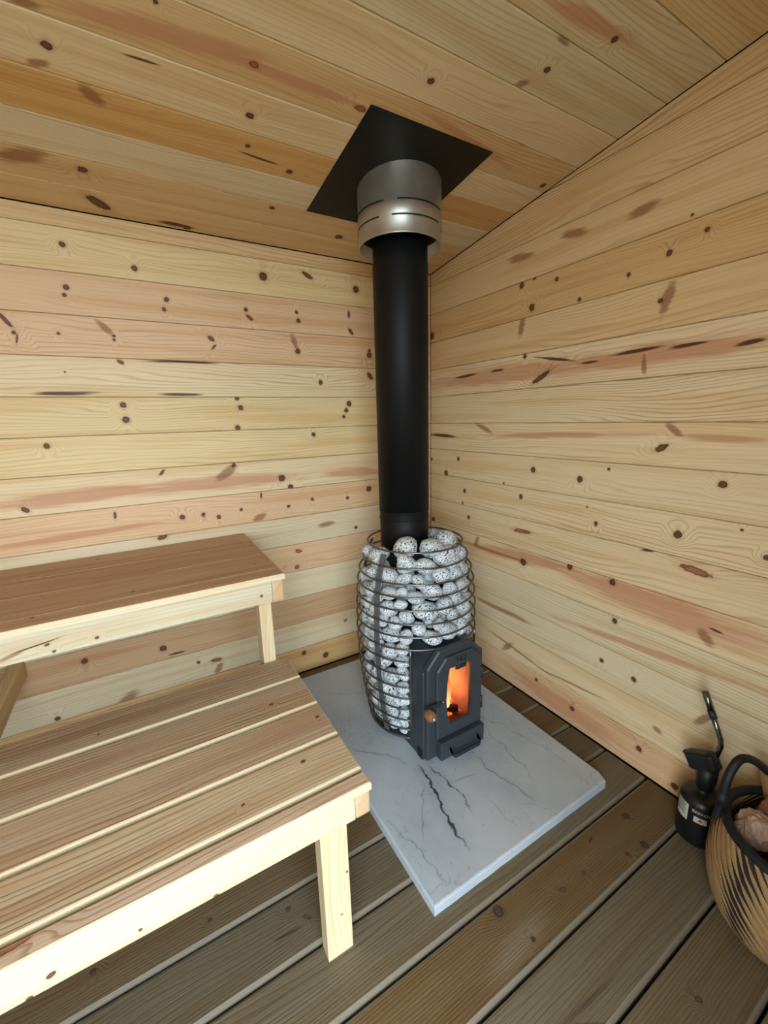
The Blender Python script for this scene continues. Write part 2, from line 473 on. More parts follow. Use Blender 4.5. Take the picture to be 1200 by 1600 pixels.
KNOTS = {
 'R': [
  ('k',1.181,1.654,0.0078,0.0078,0),('k',1.094,1.627,0.0102,0.0102,0),('k',0.823,1.571,0.0089,0.0089,0),('k',0.729,1.658,0.0096,0.0096,0),
  ('k',0.573,1.678,0.0136,0.0136,0),('k',0.632,1.687,0.0078,0.0078,0),('k',0.626,1.59,0.0158,0.0158,0),('k',0.984,1.602,0.0077,0.0077,0),
  ('b',1.102,1.509,0.0418,0.0131,-1.84),('k',1.084,1.507,0.0088,0.0088,0),('b',0.581,1.535,0.0371,0.0132,-1.77),('k',1.141,1.702,0.0048,0.0048,0),
  ('k',0.012,1.593,0.0206,0.0206,0),('b',0.791,1.778,0.0467,0.0131,-0.22),('b',0.558,1.776,0.0544,0.0136,-0.1),('b',1.004,1.763,0.04,0.0132,0.07),
  ('K',0.683,1.336,0.0535,0.0118,0.47),('k',0.603,1.42,0.011,0.011,0),('c',0.739,1.394,0.0907,0.0043,-0.2),('c',0.261,1.379,0.0652,0.0057,0.04),
  ('c',0.464,1.384,0.036,0.0051,0.0),('c',0.878,1.366,0.03,0.0041,0.02),('c',1.022,1.38,0.0696,0.0047,0.04),('c',1.166,1.376,0.0445,0.0052,0.05),
  ('c',1.308,1.362,0.0282,0.0063,0.13),('b',1.057,1.338,0.0277,0.0073,1.68),('h',0.488,1.364,0.4761,0.0313,-0.0),('h',1.088,1.363,0.2595,0.0297,0.01),
  ('c',0.106,1.11,0.0946,0.0079,-0.03),('b',0.39,1.148,0.0523,0.0104,-0.37),('h',0.733,1.124,0.3053,0.0092,0.03),('b',1.159,1.15,0.0305,0.0092,-0.7),
  ('K',1.132,1.096,0.0246,0.0114,0.48),('h',1.278,1.126,0.1033,0.0099,-0.04),('c',0.009,0.986,0.0075,0.0075,2.29),('k',0.671,0.989,0.014,0.014,0),
  ('k',0.876,0.974,0.0142,0.0142,0),('k',0.978,1.019,0.0064,0.0064,0),('k',1.296,1.007,0.0125,0.0125,0),('k',0.222,1.001,0.0117,0.0117,0),
  ('k',0.129,0.923,0.0167,0.0167,0),('k',0.616,0.873,0.012,0.012,0),('k',0.95,0.828,0.0092,0.0092,0),('k',1.206,0.847,0.0144,0.0144,0),
  ('k',0.271,0.85,0.0116,0.0116,0),('k',0.912,0.88,0.0047,0.0047,0),('k',1.353,0.893,0.0046,0.0046,0),('k',0.259,0.789,0.0079,0.0079,0),
  ('k',0.519,0.917,0.0064,0.0064,0),('o',0.63,0.729,0.0541,0.0111,0.07),('o',1.262,0.752,0.0512,0.0137,-0.11),('c',1.128,0.777,0.023,0.0041,0.13),
  ('k',1.411,0.834,0.0088,0.0088,0),('k',0.022,0.658,0.0187,0.0187,0),('k',0.302,0.726,0.0116,0.0116,0),('k',0.862,0.642,0.0131,0.0131,0),
  ('k',0.643,0.598,0.0188,0.0188,0),('r',0.438,0.596,0.1983,0.0064,0.02),('k',1.028,0.637,0.0136,0.0136,0),('b',0.363,0.622,0.028,0.0112,1.12),
  ('b',1.311,0.564,0.0269,0.0137,-0.82),('c',1.332,0.596,0.0179,0.004,-0.1),('h',0.604,0.615,0.2858,0.0258,0.09),('h',1.144,0.61,0.3083,0.0459,-0.03),
  ('k',1.048,0.503,0.0116,0.0116,0),('r',0.534,0.336,0.1617,0.0103,0.03),('h',1.161,0.448,0.3103,0.0112,0.09),('b',0.577,0.173,0.0383,0.0121,0.77),
  ('r',0.622,0.182,0.159,0.0056,-0.13),('r',0.908,0.176,0.1284,0.0045,0.11),('k',1.132,0.324,0.0115,0.0115,0),('k',1.017,0.335,0.0101,0.0101,0),
  ('k',0.745,0.1,0.01,0.01,0),('k',0.919,0.073,0.0119,0.0119,0),('k',1.174,0.083,0.0121,0.0121,0),('k',1.291,0.032,0.0135,0.0135,0),
  ('b',1.221,0.192,0.0145,0.0081,-0.22),('b',1.336,0.31,0.0323,0.0106,0.94),('h',0.852,0.055,0.2403,0.0342,-0.03),],
 'L': [
  ('k',-1.453,1.769,0.0108,0.0108,0),('k',-1.259,1.727,0.012,0.012,0),('k',-0.816,1.759,0.0196,0.0196,0),('K',-0.631,1.786,0.0296,0.0109,-0.42),
  ('k',-0.408,1.76,0.0175,0.0175,0),('k',-1.463,1.643,0.0111,0.0111,0),('k',-1.471,1.619,0.0074,0.0074,0),('k',-1.172,1.637,0.0106,0.0106,0),
  ('k',-1.184,1.604,0.0085,0.0085,0),('k',-0.895,1.63,0.0097,0.0097,0),('K',-0.883,1.602,0.018,0.0079,-0.7),('k',-0.689,1.64,0.0079,0.0079,0),
  ('k',-0.683,1.608,0.0106,0.0106,0),('K',-0.448,1.654,0.0185,0.0078,-1.62),('K',-0.442,1.583,0.0193,0.0095,-0.9),
  ('K',-1.634,1.531,0.0318,0.0075,-0.96),('k',-1.619,1.494,0.007,0.007,0),('K',-1.614,1.477,0.0179,0.0038,-1.82),('k',-1.505,1.5,0.0056,0.0056,0),
  ('k',-1.351,1.503,0.006,0.006,0),('k',-1.352,1.49,0.006,0.006,0),('b',-1.374,1.527,0.0312,0.0098,-0.81),('K',-1.036,1.515,0.0173,0.0087,-0.65),
  ('K',-1.029,1.485,0.0151,0.0053,0.81),('b',-0.707,1.525,0.0301,0.0115,-1.22),('k',-0.695,1.487,0.0135,0.0135,0),('k',-0.351,1.488,0.0155,0.0155,0),
  ('k',-0.35,1.507,0.0093,0.0093,0),('K',-1.343,1.418,0.0134,0.0079,-0.55),('k',-1.507,1.38,0.0038,0.0038,0),('k',-0.599,1.362,0.0115,0.0115,0),
  ('K',-0.351,1.396,0.0244,0.013,-0.84),('c',-1.508,1.311,0.0872,0.0062,0.01),('c',-1.16,1.309,0.0745,0.0047,-0.01),
  ('c',-1.14,1.426,0.1307,0.0045,0.01),('k',-1.356,1.272,0.0126,0.0126,0),('k',-1.354,1.221,0.0148,0.0148,0),('k',-0.962,1.294,0.01,0.01,0),
  ('k',-0.951,1.259,0.0126,0.0126,0),('k',-0.971,1.181,0.0127,0.0127,0),('k',-0.466,1.271,0.0153,0.0153,0),('k',-0.481,1.242,0.0122,0.0122,0),
  ('k',-0.495,1.214,0.0092,0.0092,0),('k',-1.593,1.141,0.0115,0.0115,0),('k',-0.647,1.139,0.0117,0.0117,0),('K',-1.265,1.023,0.0168,0.0066,0.83),
  ('b',-1.032,1.002,0.0454,0.0153,0.6),('k',-1.001,1.03,0.0103,0.0103,0),('k',-0.807,0.959,0.017,0.017,0),('k',-0.77,0.916,0.0145,0.0145,0),
  ('k',-0.378,0.865,0.0169,0.0169,0),('K',-1.684,0.934,0.017,0.0094,-0.67),('h',-1.53,0.962,0.2308,0.0247,0.03),
  ('h',-1.063,0.965,0.3199,0.0259,-0.01),('h',-0.45,0.952,0.162,0.0215,-0.04),('K',-0.902,0.892,0.0152,0.0054,-1.66),
  ('K',-1.436,0.88,0.0155,0.0059,-1.65),('k',-1.215,0.842,0.0122,0.0122,0),('k',-1.138,0.842,0.0101,0.0101,0),('k',-1.081,0.823,0.0104,0.0104,0),
  ('k',-0.989,0.843,0.008,0.008,0),('k',-0.785,0.831,0.0087,0.0087,0),('k',-0.672,0.849,0.0091,0.0091,0),('k',-0.495,0.834,0.0098,0.0098,0),
  ('b',-0.917,0.798,0.0296,0.0129,0.41),('K',-1.294,0.773,0.0235,0.0102,0.22),('b',-0.61,0.722,0.0394,0.0126,0.09),('k',-0.457,0.682,0.0102,0.0102,0),
  ('h',-1.54,0.826,0.2453,0.0116,0.04),('o',-0.756,0.616,0.0184,0.0106,-0.19),('o',-0.768,0.541,0.0145,0.0115,0.48),('k',-1.35,0.313,0.0154,0.0154,0),
  ('c',-1.304,0.277,0.0335,0.0044,-0.02),('k',-1.609,0.344,0.0137,0.0137,0),('h',-1.557,0.35,0.1319,0.012,-0.03),
  ('o',-1.158,0.196,0.0262,0.0108,-0.1),('b',-1.152,0.153,0.0242,0.0134,1.01),('k',-1.229,0.208,0.0083,0.0083,0),('b',-1.494,0.14,0.0396,0.02,0.47),
  ('k',-1.722,0.144,0.0114,0.0114,0),('k',-0.766,0.1,0.0135,0.0135,0),('k',-0.655,0.052,0.0177,0.0177,0),('o',-0.537,0.208,0.0108,0.0092,0.05),],
 'C': [
  ('k',-0.625,0.847,0.0114,0.0114,0),('k',-0.39,0.985,0.0102,0.0102,0),('b',-0.418,0.932,0.0178,0.0097,0.71),('k',-0.311,1.099,0.0096,0.0096,0),
  ('h',-0.394,1.1,0.1364,0.0182,0.08),('b',-0.415,1.046,0.0209,0.0045,-0.06),('k',-1.383,0.593,0.0124,0.0124,0),('c',-1.22,0.635,0.0362,0.0032,0.05),
  ('o',-1.006,0.72,0.0125,0.0103,-0.06),('k',-0.984,0.583,0.0124,0.0124,0),('b',-1.317,0.498,0.0292,0.015,-0.88),
  ('o',-0.743,0.712,0.0196,0.0119,0.02),('k',-1.362,0.22,0.0161,0.0161,0),('K',-1.336,0.07,0.0503,0.0224,-0.81),('k',-0.968,0.482,0.0081,0.0081,0),
  ('c',-0.939,0.45,0.0526,0.0038,-0.09),('k',-0.836,0.429,0.0116,0.0116,0),('b',-1.495,0.222,0.0627,0.026,0.51),('b',-1.407,0.541,0.0233,0.0094,0.49),
  ('k',-0.836,0.239,0.0114,0.0114,0),('k',-1.079,0.02,0.0159,0.0159,0),('h',-1.16,0.716,0.1829,0.0243,0.1),('h',-0.903,0.717,0.1515,0.015,0.01),
  ('b',-1.406,0.668,0.0235,0.0089,0.17),('k',-0.553,0.153,0.0178,0.0178,0),('k',-0.94,-0.08,0.0148,0.0148,0),('k',-0.536,-0.034,0.0211,0.0211,0),
  ('k',-0.393,-0.033,0.0179,0.0179,0),('c',-1.118,0.027,0.0552,0.0104,-0.03),('h',-0.4,0.738,0.2021,0.013,-0.18),('k',-0.038,0.686,0.0121,0.0121,0),
  ('k',-1.196,0.768,0.0058,0.0058,0),],
 'F': [
  ('k',-0.715,-1.234,0.0179,0.0179,0),('o',-0.537,-1.286,0.0133,0.0066,-0.2),('o',-0.456,-1.288,0.0066,0.0066,-2.04),
  ('k',-0.241,-1.332,0.0136,0.0136,0),('k',-0.307,-1.321,0.0075,0.0075,0),('k',-0.199,-1.254,0.0128,0.0128,0),('b',-0.671,-1.452,0.0782,0.0041,-0.07),
  ('o',-0.477,-1.568,0.0077,0.0077,-2.02),('b',-0.739,-1.344,0.0201,0.0074,-0.02),('k',-0.687,-1.318,0.007,0.007,0),
  ('o',-1.126,-0.997,0.0142,0.0065,-0.84),('c',-1.177,-1.006,0.0309,0.0029,-0.08),('K',-0.358,-1.244,0.0135,0.0037,0.21),
  ('k',-1.161,-0.955,0.0077,0.0077,0),('k',-1.579,-0.844,0.0085,0.0085,0),('k',-1.335,-0.876,0.0061,0.0061,0),('b',-0.702,-1.474,0.0288,0.0023,2.6),
  ('h',-0.722,-1.31,0.0977,0.0229,0.12),],
}

# ------------------------------------------------------------------ the room: pine planks on every surface
PITCH = 0.13          # planks of the walls
ROOM_X0, ROOM_Y0 = -2.20, FRONT_Y
CEIL_Z0, CEIL_S = 1.873, 0.118
CS = 1 / math.sqrt(1 + CEIL_S ** 2)
m_back = plain('dark_gap', lin('241a12'), 0.9, spec=0.1, var=0.2)
PINE = {'tan': ('d4b588', '92683f'), 'pale': ('e0c9a3', 'a48056'), 'pink': ('d8b58f', '99704f'), 'warm': ('cda976', '8f6138'),
        'brown': ('c5a17c', '845e46'), 'cool': ('d9c8a7', '977c5a'), 'yellow': ('dbc294', 'a08052'), 'orange': ('cfa56c', '966734')}
rng = random.Random(7)


def pine(name, tint, spots, seed, **kw):
    a, b = PINE[tint]
    j = rng.uniform(0.97, 1.03)
    la, lb = lin(a), lin(b)
    la = tuple(min(1, x * j) for x in la[:3]) + (1,)
    return wood(name, la, lb, spots, seed, **dict(dict(bump=0.0), **kw))


def local_spots(lst, uc, vc, half_v):
    return [(t, round(u - uc, 4), round(v - vc, 4), ru, rv, a) for (t, u, v, ru, rv, a) in lst if abs(v - vc) < half_v]


def rand_spots(n, L, half):
    o = []
    for _ in range(n):
        r = rng.uniform(0.006, 0.012)
        o.append(('k', rng.uniform(-L / 2, L / 2), rng.uniform(-half * 0.7, half * 0.7), r * rng.uniform(1, 1.6), r, rng.uniform(-0.6, 0.6)))
    return o


def structure(name, lo, hi, mat):
    me = box_mesh(name, hi[0] - lo[0], hi[1] - lo[1], hi[2] - lo[2])
    o = link(name, me, mat, None, Matrix.Translation([(hi[i] + lo[i]) / 2 for i in range(3)]))
    return tag(o, kind='structure')


T_PL = 0.018


def gable(name, x0, x1, mat):
    """side wall backing under the sloping ceiling"""
    bm = bmesh.new()
    pts = [(0.05, -0.05), (ROOM_Y0 - 0.05, -0.05), (ROOM_Y0 - 0.05, CEIL_Z0 + 0.02 - CEIL_S * (ROOM_Y0 - 0.05)), (0.05, CEIL_Z0 + 0.02 - CEIL_S * 0.05)]
    A = [bm.verts.new((x0, y, z)) for y, z in pts]
    B = [bm.verts.new((x1, y, z)) for y, z in pts]
    bm.faces.new(A)
    bm.faces.new(list(reversed(B)))
    for i in range(4):
        j = (i + 1) % 4
        bm.faces.new((A[j], A[i], B[i], B[j]))
    return tag(link(name, bm_mesh(bm, name), mat, None, Matrix.Identity(4)), kind='structure')


# back wall (behind the benches), plane y = 0
wb = structure('wall_back', (ROOM_X0 - 0.05, T_PL * 0.6, -0.05), (0.05, 0.06, 1.895), m_back)
tint_b = ['warm', 'cool', 'brown', 'cool', 'pink', 'cool', 'pink', 'pale', 'yellow', 'yellow', 'pale', 'pink', 'pink', 'yellow', 'tan']
for k in range(15):
    z0, z1 = k * PITCH, min((k + 1) * PITCH, CEIL_Z0 - 0.001)
    uc, vc = ROOM_X0 / 2, (k + 0.5) * PITCH
    L = -ROOM_X0
    sp = local_spots(KNOTS['L'], uc, vc, PITCH / 2)
    poly = [(-L / 2, z0 + 0.0006 - vc), (L / 2, z0 + 0.0006 - vc), (L / 2, z1 - 0.0006 - vc), (-L / 2, z1 - 0.0006 - vc)]
    link('plank', plank_mesh('plank', poly, T_PL, 0.0022), pine('pine_back', tint_b[k], sp, k * 1.37 + 0.4, contrast=0.42 + 0.25 * rng.random()),
         wb, frame((1, 0, 0), (0, 0, 1), (0, -1, 0), (uc, 0, vc)))

# right wall, plane x = 0, cut along the sloping ceiling
wr = gable('wall_right', T_PL * 0.6, 0.06, m_back)
tint_r = ['pink', 'pale', 'cool', 'cool', 'pale', 'pale', 'pale', 'pale', 'pale', 'pale', 'pale', 'tan', 'warm', 'tan', 'tan', 'tan', 'tan']
LY = -ROOM_Y0
for k in range(17):
    z0, z1 = k * PITCH + 0.0006, (k + 1) * PITCH - 0.0006
    uc, vc = LY / 2, (k + 0.5) * PITCH
    # keep the piece under the ceiling: z <= CEIL_Z0 + CEIL_S * u
    ua = max(0.0, (z0 - CEIL_Z0 + 0.001) / CEIL_S)
    ub = max(0.0, (z1 - CEIL_Z0 + 0.001) / CEIL_S)
    if ua > LY - 0.02:
        continue
    pts = [(ua, z0), (LY, z0), (LY, min(z1, CEIL_Z0 + CEIL_S * LY - 0.001))]
    if ub < LY:
        pts.append((max(ub, 0.0), z1))
    if ua == 0.0 and ub > 0.0:
        pts.append((0.0, CEIL_Z0 - 0.001))
    sp = local_spots(KNOTS['R'], uc, vc, PITCH / 2)
    con = {9: 0.85, 14: 0.85, 15: 0.85, 5: 0.7, 3: 0.7}.get(k, 0.42 + 0.25 * rng.random())
    link('plank', plank_mesh('plank', [(a - uc, b - vc) for a, b in pts], T_PL, 0.0022),
         pine('pine_right', tint_r[k], sp, k * 2.11 + 30.2, contrast=con, warp={9: 11.0, 14: 10.0, 15: 10.0}.get(k, 7.0)),
         wr, frame((0, -1, 0), (0, 0, 1), (-1, 0, 0), (0, -uc, vc)))

# left wall, plane x = ROOM_X0 (out of the picture)
wl = gable('wall_left', ROOM_X0 - 0.06, ROOM_X0 - T_PL * 0.6, m_back)
left_mats = [pine('pine_left', t, rand_spots(4, 2.0, 0.05), 60 + i * 1.9) for i, t in enumerate(('tan', 'pale', 'pink', 'yellow'))]
for k in range(16):
    z0, z1 = k * PITCH + 0.0006, (k + 1) * PITCH - 0.0006
    ua, ub = max(0, (z0 - CEIL_Z0) / CEIL_S), max(0, (z1 - CEIL_Z0) / CEIL_S)
    if ua > LY - 0.02:
        continue
    vc = (k + 0.5) * PITCH
    pts = [(-LY, z0), (-ua, z0)]
    if ua == 0.0 and ub > 0.0:
        pts.append((0.0, CEIL_Z0 - 0.001))
    if ub < LY:
        pts.append((-ub, z1))
    pts.append((-LY, min(z1, CEIL_Z0 + CEIL_S * LY - 0.001)))
    link('plank', plank_mesh('plank', [(a + LY / 2, b - vc) for a, b in pts], T_PL, 0.0022), left_mats[k % 4],
         wl, frame((0, 1, 0), (0, 0, 1), (1, 0, 0), (ROOM_X0, -LY / 2, vc)))

# front wall with the open doorway behind the camera
m_front = pine('pine_front', 'tan', [], 77.0, freq=60)
zt = CEIL_Z0 + CEIL_S * LY
for i, (x0, x1, z0, z1) in enumerate(((ROOM_X0, DOOR_X0, 0, zt), (DOOR_X1, 0, 0, zt), (DOOR_X0, DOOR_X1, DOOR_H, zt))):
    structure('wall_front' if not i else 'wall_front.%03d' % i, (x0, ROOM_Y0 - 0.06, z0), (x1, ROOM_Y0, z1), m_front)

# ceiling, sloping up towards the door
cl_len = (LY + 0.06) / CS
me = box_mesh('ceiling', -ROOM_X0 + 0.1, cl_len + 0.05, 0.04)
ce = link('ceiling', me, m_back, None, frame((1, 0, 0), (0, -CS, CEIL_S * CS), (0, -CEIL_S * CS, -CS),
          (ROOM_X0 / 2, -LY / 2 + 0.004, CEIL_Z0 + CEIL_S * LY / 2 + 0.033)))
tag(ce, kind='structure')
tint_c = ['tan', 'tan', 'cool', 'orange', 'pale', 'tan', 'pale', 'cool', 'cool', 'yellow', 'cool', 'pale', 'tan', 'cool', 'tan', 'tan']
CP = 0.1315
for k in range(16):
    v0, v1 = k * CP + 0.0006, min((k + 1) * CP - 0.0006, cl_len)
    if v1 - v0 < 0.01:
        continue
    uc, vc = ROOM_X0 / 2, (k + 0.5) * CP
    L = -ROOM_X0
    sp = local_spots(KNOTS['C'], uc, vc, CP / 2)
    poly = [(-L / 2, v0 - vc), (L / 2, v0 - vc), (L / 2, v1 - vc), (-L / 2, v1 - vc)]
    y = -vc * CS
    link('plank', plank_mesh('plank', poly, T_PL, 0.0028), pine('pine_ceiling', tint_c[k], sp, k * 1.73 + 90.5, contrast=0.35 + 0.2 * rng.random(), rough=0.65),
         ce, frame((1, 0, 0), (0, -CS, CEIL_S * CS), (0, -CEIL_S * CS, -CS), (uc, y, CEIL_Z0 - CEIL_S * y)))

# unseen overhang added outside the door to block light from the high sky
BLOCKER_LEN = 0.9
link_e = link('added_sky_blocker', box_mesh('added_sky_blocker', -ROOM_X0 + 0.5, BLOCKER_LEN, 0.05), m_front, None, frame((1, 0, 0), (0, -CS, CEIL_S * CS), (0, -CEIL_S * CS, -CS),
              (ROOM_X0 / 2, ROOM_Y0 - 0.07 - BLOCKER_LEN / 2, CEIL_Z0 + CEIL_S * (LY + 0.07 + BLOCKER_LEN / 2) + 0.03)))
tag(link_e, kind='structure')

# floor: weathered deck boards with open gaps
fl = structure('floor', (ROOM_X0 - 0.05, ROOM_Y0 - 0.05, -0.12), (0.05, 0.05, -0.045), m_back)
fkind = {'k': (lin('4a3d31'), 0.85, None), 'K': (lin('463a2f'), 0.9, None), 'o': (lin('5c4b3c'), 0.8, None),
         'c': (lin('2f261e'), 0.8, 0.4), 'b': (lin('4d4237'), 0.7, 0.5), 'h': (lin('857a66'), 0.5, 0.6)}
FT = [('6d5940', '433623'), ('77644b', '4a3d2a'), ('655440', '403526'), ('715d44', '463926'), ('63523d', '3c2f22'), ('6b5941', '403424'),
      ('655b48', '3f382c'), ('6c624f', '443d30'), ('6d593d', '3b2e1a'), ('6e6451', '4a4336'), ('70634c', '433b2a'), ('635f52', '423e34'), ('6a6451', '484135'), ('685e4b', '423b2f')]
FP = 0.145
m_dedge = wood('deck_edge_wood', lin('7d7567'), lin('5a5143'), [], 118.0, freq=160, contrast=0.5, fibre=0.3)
for k in range(-1, 14):
    y1 = -0.05 - k * FP - 0.003 if k >= 0 else -0.004
    y0 = max(-0.05 - (k + 1) * FP + 0.003, ROOM_Y0)
    if y1 - y0 < 0.01:
        continue
    L, vc, uc = -ROOM_X0 - 0.006, (y0 + y1) / 2, ROOM_X0 / 2
    sp = local_spots(KNOTS['F'], uc, vc, FP / 2)
    a, b = FT[max(k, 0)]
    strong = k in (8, 10)
    poly = [(-L / 2, y0 - vc), (L / 2, y0 - vc), (L / 2, y1 - vc), (-L / 2, y1 - vc)]
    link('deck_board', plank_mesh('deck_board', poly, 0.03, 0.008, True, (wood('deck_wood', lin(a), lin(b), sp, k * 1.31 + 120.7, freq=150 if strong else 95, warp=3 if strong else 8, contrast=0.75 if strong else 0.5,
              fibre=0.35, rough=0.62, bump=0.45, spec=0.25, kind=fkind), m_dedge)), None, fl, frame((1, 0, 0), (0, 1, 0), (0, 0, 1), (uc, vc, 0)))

# ground outside the door
gr = structure('ground_outside', (-14, -16, -0.40), (10, ROOM_Y0 - 0.10, -0.30), plain('outside_ground', lin('6f6f60'), 0.9, var=0.3, vscale=2.0))

# ------------------------------------------------------------------ benches
def rand_knots(L, half, n, r0=0.004, r1=0.011):
    o = []
    for _ in range(n):
        r = rng.uniform(r0, r1)
        o.append(('k', rng.uniform(-L / 2, L / 2), rng.uniform(-half * 0.8, half * 0.8), r * rng.uniform(1, 1.5), r, rng.uniform(-0.6, 0.6)))
    return o


BX0, BX1 = ROOM_X0 + 0.012, -0.992
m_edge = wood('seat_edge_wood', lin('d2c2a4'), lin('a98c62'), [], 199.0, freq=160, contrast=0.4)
m_rail = [wood('rail_pine', lin('c4b9a0'), lin('9a815c'), [('k', 0.29, -0.012, 0.006, 0.005, 0), ('k', 0.17, 0.004, 0.004, 0.004, 0), ('k', 0.05, 0.01, 0.008, 0.006, 0.3),
          ('k', 0.02, -0.012, 0.006, 0.005, 0.5), ('k', -0.03, -0.005, 0.005, 0.003, 0), ('o', -0.15, -0.02, 0.012, 0.009, 0.4)], 201.0, freq=60, contrast=0.45),
          wood('rail_pine_upper', lin('c4b9a0'), lin('9a815c'), [('k', 0.545, 0.01, 0.005, 0.005, 0), ('k', 0.12, 0.0, 0.006, 0.005, 0.3), ('k', 0.02, 0.012, 0.007, 0.004, 0.3),
          ('k', 0.03, -0.01, 0.005, 0.004, 0.3), ('b', -0.05, 0.004, 0.03, 0.005, 0.3), ('c', 0.0, 0.016, 0.05, 0.002, 0.15)], 205.0, freq=60, contrast=0.45)]
m_leg = wood('leg_pine', lin('cfbd9b'), lin('a28358'), [('k', 0.05, 0.008, 0.004, 0.003, 0), ('k', -0.06, -0.01, 0.003, 0.003, 0)], 207.0, freq=60, warp=12, contrast=0.5)
m_joist = wood('joist_pine', lin('d3b080'), lin('a27a4c'), [], 209.0, freq=60)


bkind = dict(KIND, h=(lin('8f6b50'), 0.45, 0.6))


def deck_mat(name, a, b, seed, spots, **kw):
    return wood(name, lin(a), lin(b), spots, seed, **dict(dict(freq=95, warp=6.0, contrast=0.95, fibre=0.4, rough=0.55, bump=0.3, sharp=0.55, kind=bkind), **kw))


def bench(label, ztop, boards, tints, seeds, rail_y, rail_z, joists, legs, rail_mat, back_rail=None):
    e = empty('bench', ((BX0 + BX1) / 2, (boards[0][0] + boards[-1][1]) / 2, 0))
    tag(e, label, 'bench', 'slatted sauna benches')
    L = BX1 - BX0
    for (y0, y1), (a, b), sd in zip(boards, tints, seeds):
        vc = (y0 + y1) / 2
        half = (y1 - y0) / 2
        sp = rand_knots(L, half, 2, 0.003, 0.006)
        sp += [('h', rng.uniform(-0.5, 0.5), rng.uniform(-half, half), rng.uniform(0.15, 0.35), rng.uniform(0.008, 0.018), rng.uniform(-0.03, 0.03)) for _ in range(2)]
        if half < 0.03:
            sp = [('o', -0.01, 0.014, 0.03, 0.010, 0.12)] if ztop < 0.5 else []
        poly = [(-L / 2, -half), (L / 2, -half), (L / 2, half), (-L / 2, half)]
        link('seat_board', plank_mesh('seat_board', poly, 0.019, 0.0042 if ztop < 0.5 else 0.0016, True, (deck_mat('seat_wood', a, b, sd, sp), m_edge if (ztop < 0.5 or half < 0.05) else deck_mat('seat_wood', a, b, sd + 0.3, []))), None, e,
             frame((1, 0, 0), (0, 1, 0), (0, 0, 1), ((BX0 + BX1) / 2, vc, ztop)))
    z0, z1 = rail_z
    # front rail: face towards the door, grain along x
    me = box_mesh('front_rail', (BX1 - 0.039) - BX0, z1 - z0, 0.038, 0.002)
    link('front_rail', me, rail_mat, e, frame((1, 0, 0), (0, 0, 1), (0, -1, 0), ((BX1 - 0.039 + BX0) / 2, rail_y + 0.019, (z0 + z1) / 2)))
    if back_rail:
        beam('back_rail', (BX0, back_rail, z0), (BX1 - 0.039, back_rail + 0.038, z1), 'x', m_joist, e)
    for x0, x1, y0, y1 in joists:
        beam('joist', (x0, y0, z0 - 0.003), (x1, y1, z1), 'y', m_end if x1 > -1.2 else m_joist, e, 0.006)
    for x0, x1, y0, y1, zz in legs:
        me = box_mesh('leg', zz, x1 - x0, y1 - y0, 0.002)
        link('leg', me, m_leg, e, frame((0, 0, 1), (1, 0, 0), (0, 1, 0), ((x0 + x1) / 2, (y0 + y1) / 2, zz / 2)))
    return e


m_end = wood('end_grain', lin('c3a988'), lin('a1805c'), [], 211.0, freq=120, contrast=0.3)
bench('lower slatted wooden bench with brown planks, in front of the taller bench', 0.430,
      [(-1.113, -1.076), (-1.064, -0.947), (-0.935, -0.809), (-0.797, -0.666), (-0.654, -0.526)],
      [('c0a68e', '8a6c55'), ('bea88a', '604a34'), ('b59c82', '5c4735'), ('b0977e', '584433'), ('b0967b', '594330')], [301, 302.5, 304.2, 305.9, 307.1],
      -1.109, (0.349, 0.411), [(-1.031, -0.993, -1.108, -0.530), (-1.815, -1.775, -1.068, -0.004), (-1.44, -1.40, -1.068, -0.570), (BX0, BX0 + 0.038, -1.068, -0.570)],
      [(-1.115, -1.053, -1.109, -1.071, 0.349), (-2.15, -2.088, -1.109, -1.071, 0.349), (-2.15, -2.088, -0.568, -0.530, 0.349)], m_rail[0], -0.568)
bench('upper slatted wooden bench against the back wall, higher than the other bench', 0.742,
      [(-0.575, -0.509), (-0.506, -0.337), (-0.334, -0.172), (-0.169, -0.006)],
      [('b8967a', '6a4c36'), ('b49274', '654832'), ('b59376', '664a35'), ('b89679', '684c37')], [311.3, 312.9, 314.4, 316.2],
      -0.562, (0.651, 0.7215), [(-1.031, -0.993, -0.561, -0.006), (-1.60, -1.56, -0.523, -0.006), (BX0, BX0 + 0.038, -0.523, -0.006)],
      [(-1.068, -1.028, -0.5225, -0.4585, 0.651), (-2.14, -2.10, -0.5225, -0.4585, 0.651)], m_rail[1])

# ------------------------------------------------------------------ hearth slab
mt = bpy.data.materials.new('veined_porcelain')
mt.use_nodes = True
T = NT(mt.node_tree)
b = mt.node_tree.nodes['Principled BSDF']
tc = T.node('ShaderNodeTexCoord')
vec = tc.outputs['Object']
s = T.sep(vec)
warp = T.noise(vec, 3.2, 4.0, 0.6)
warp2 = T.noise(T.vm('ADD', vec, (5.2, 1.3, 0)), 9.0, 4.0, 0.65)
wx = T.m('ADD', s[0], T.m('ADD', T.m('MULTIPLY', T.m('SUBTRACT', warp, 0.5), 0.16), T.m('MULTIPLY', T.m('SUBTRACT', warp2, 0.5), 0.05)))
cloud = T.noise(vec, 2.4, 5.0, 0.6)
col = T.mix(T.smooth(cloud, 0.35, 0.75), lin('b4bcc4'), lin('99a3ad'))


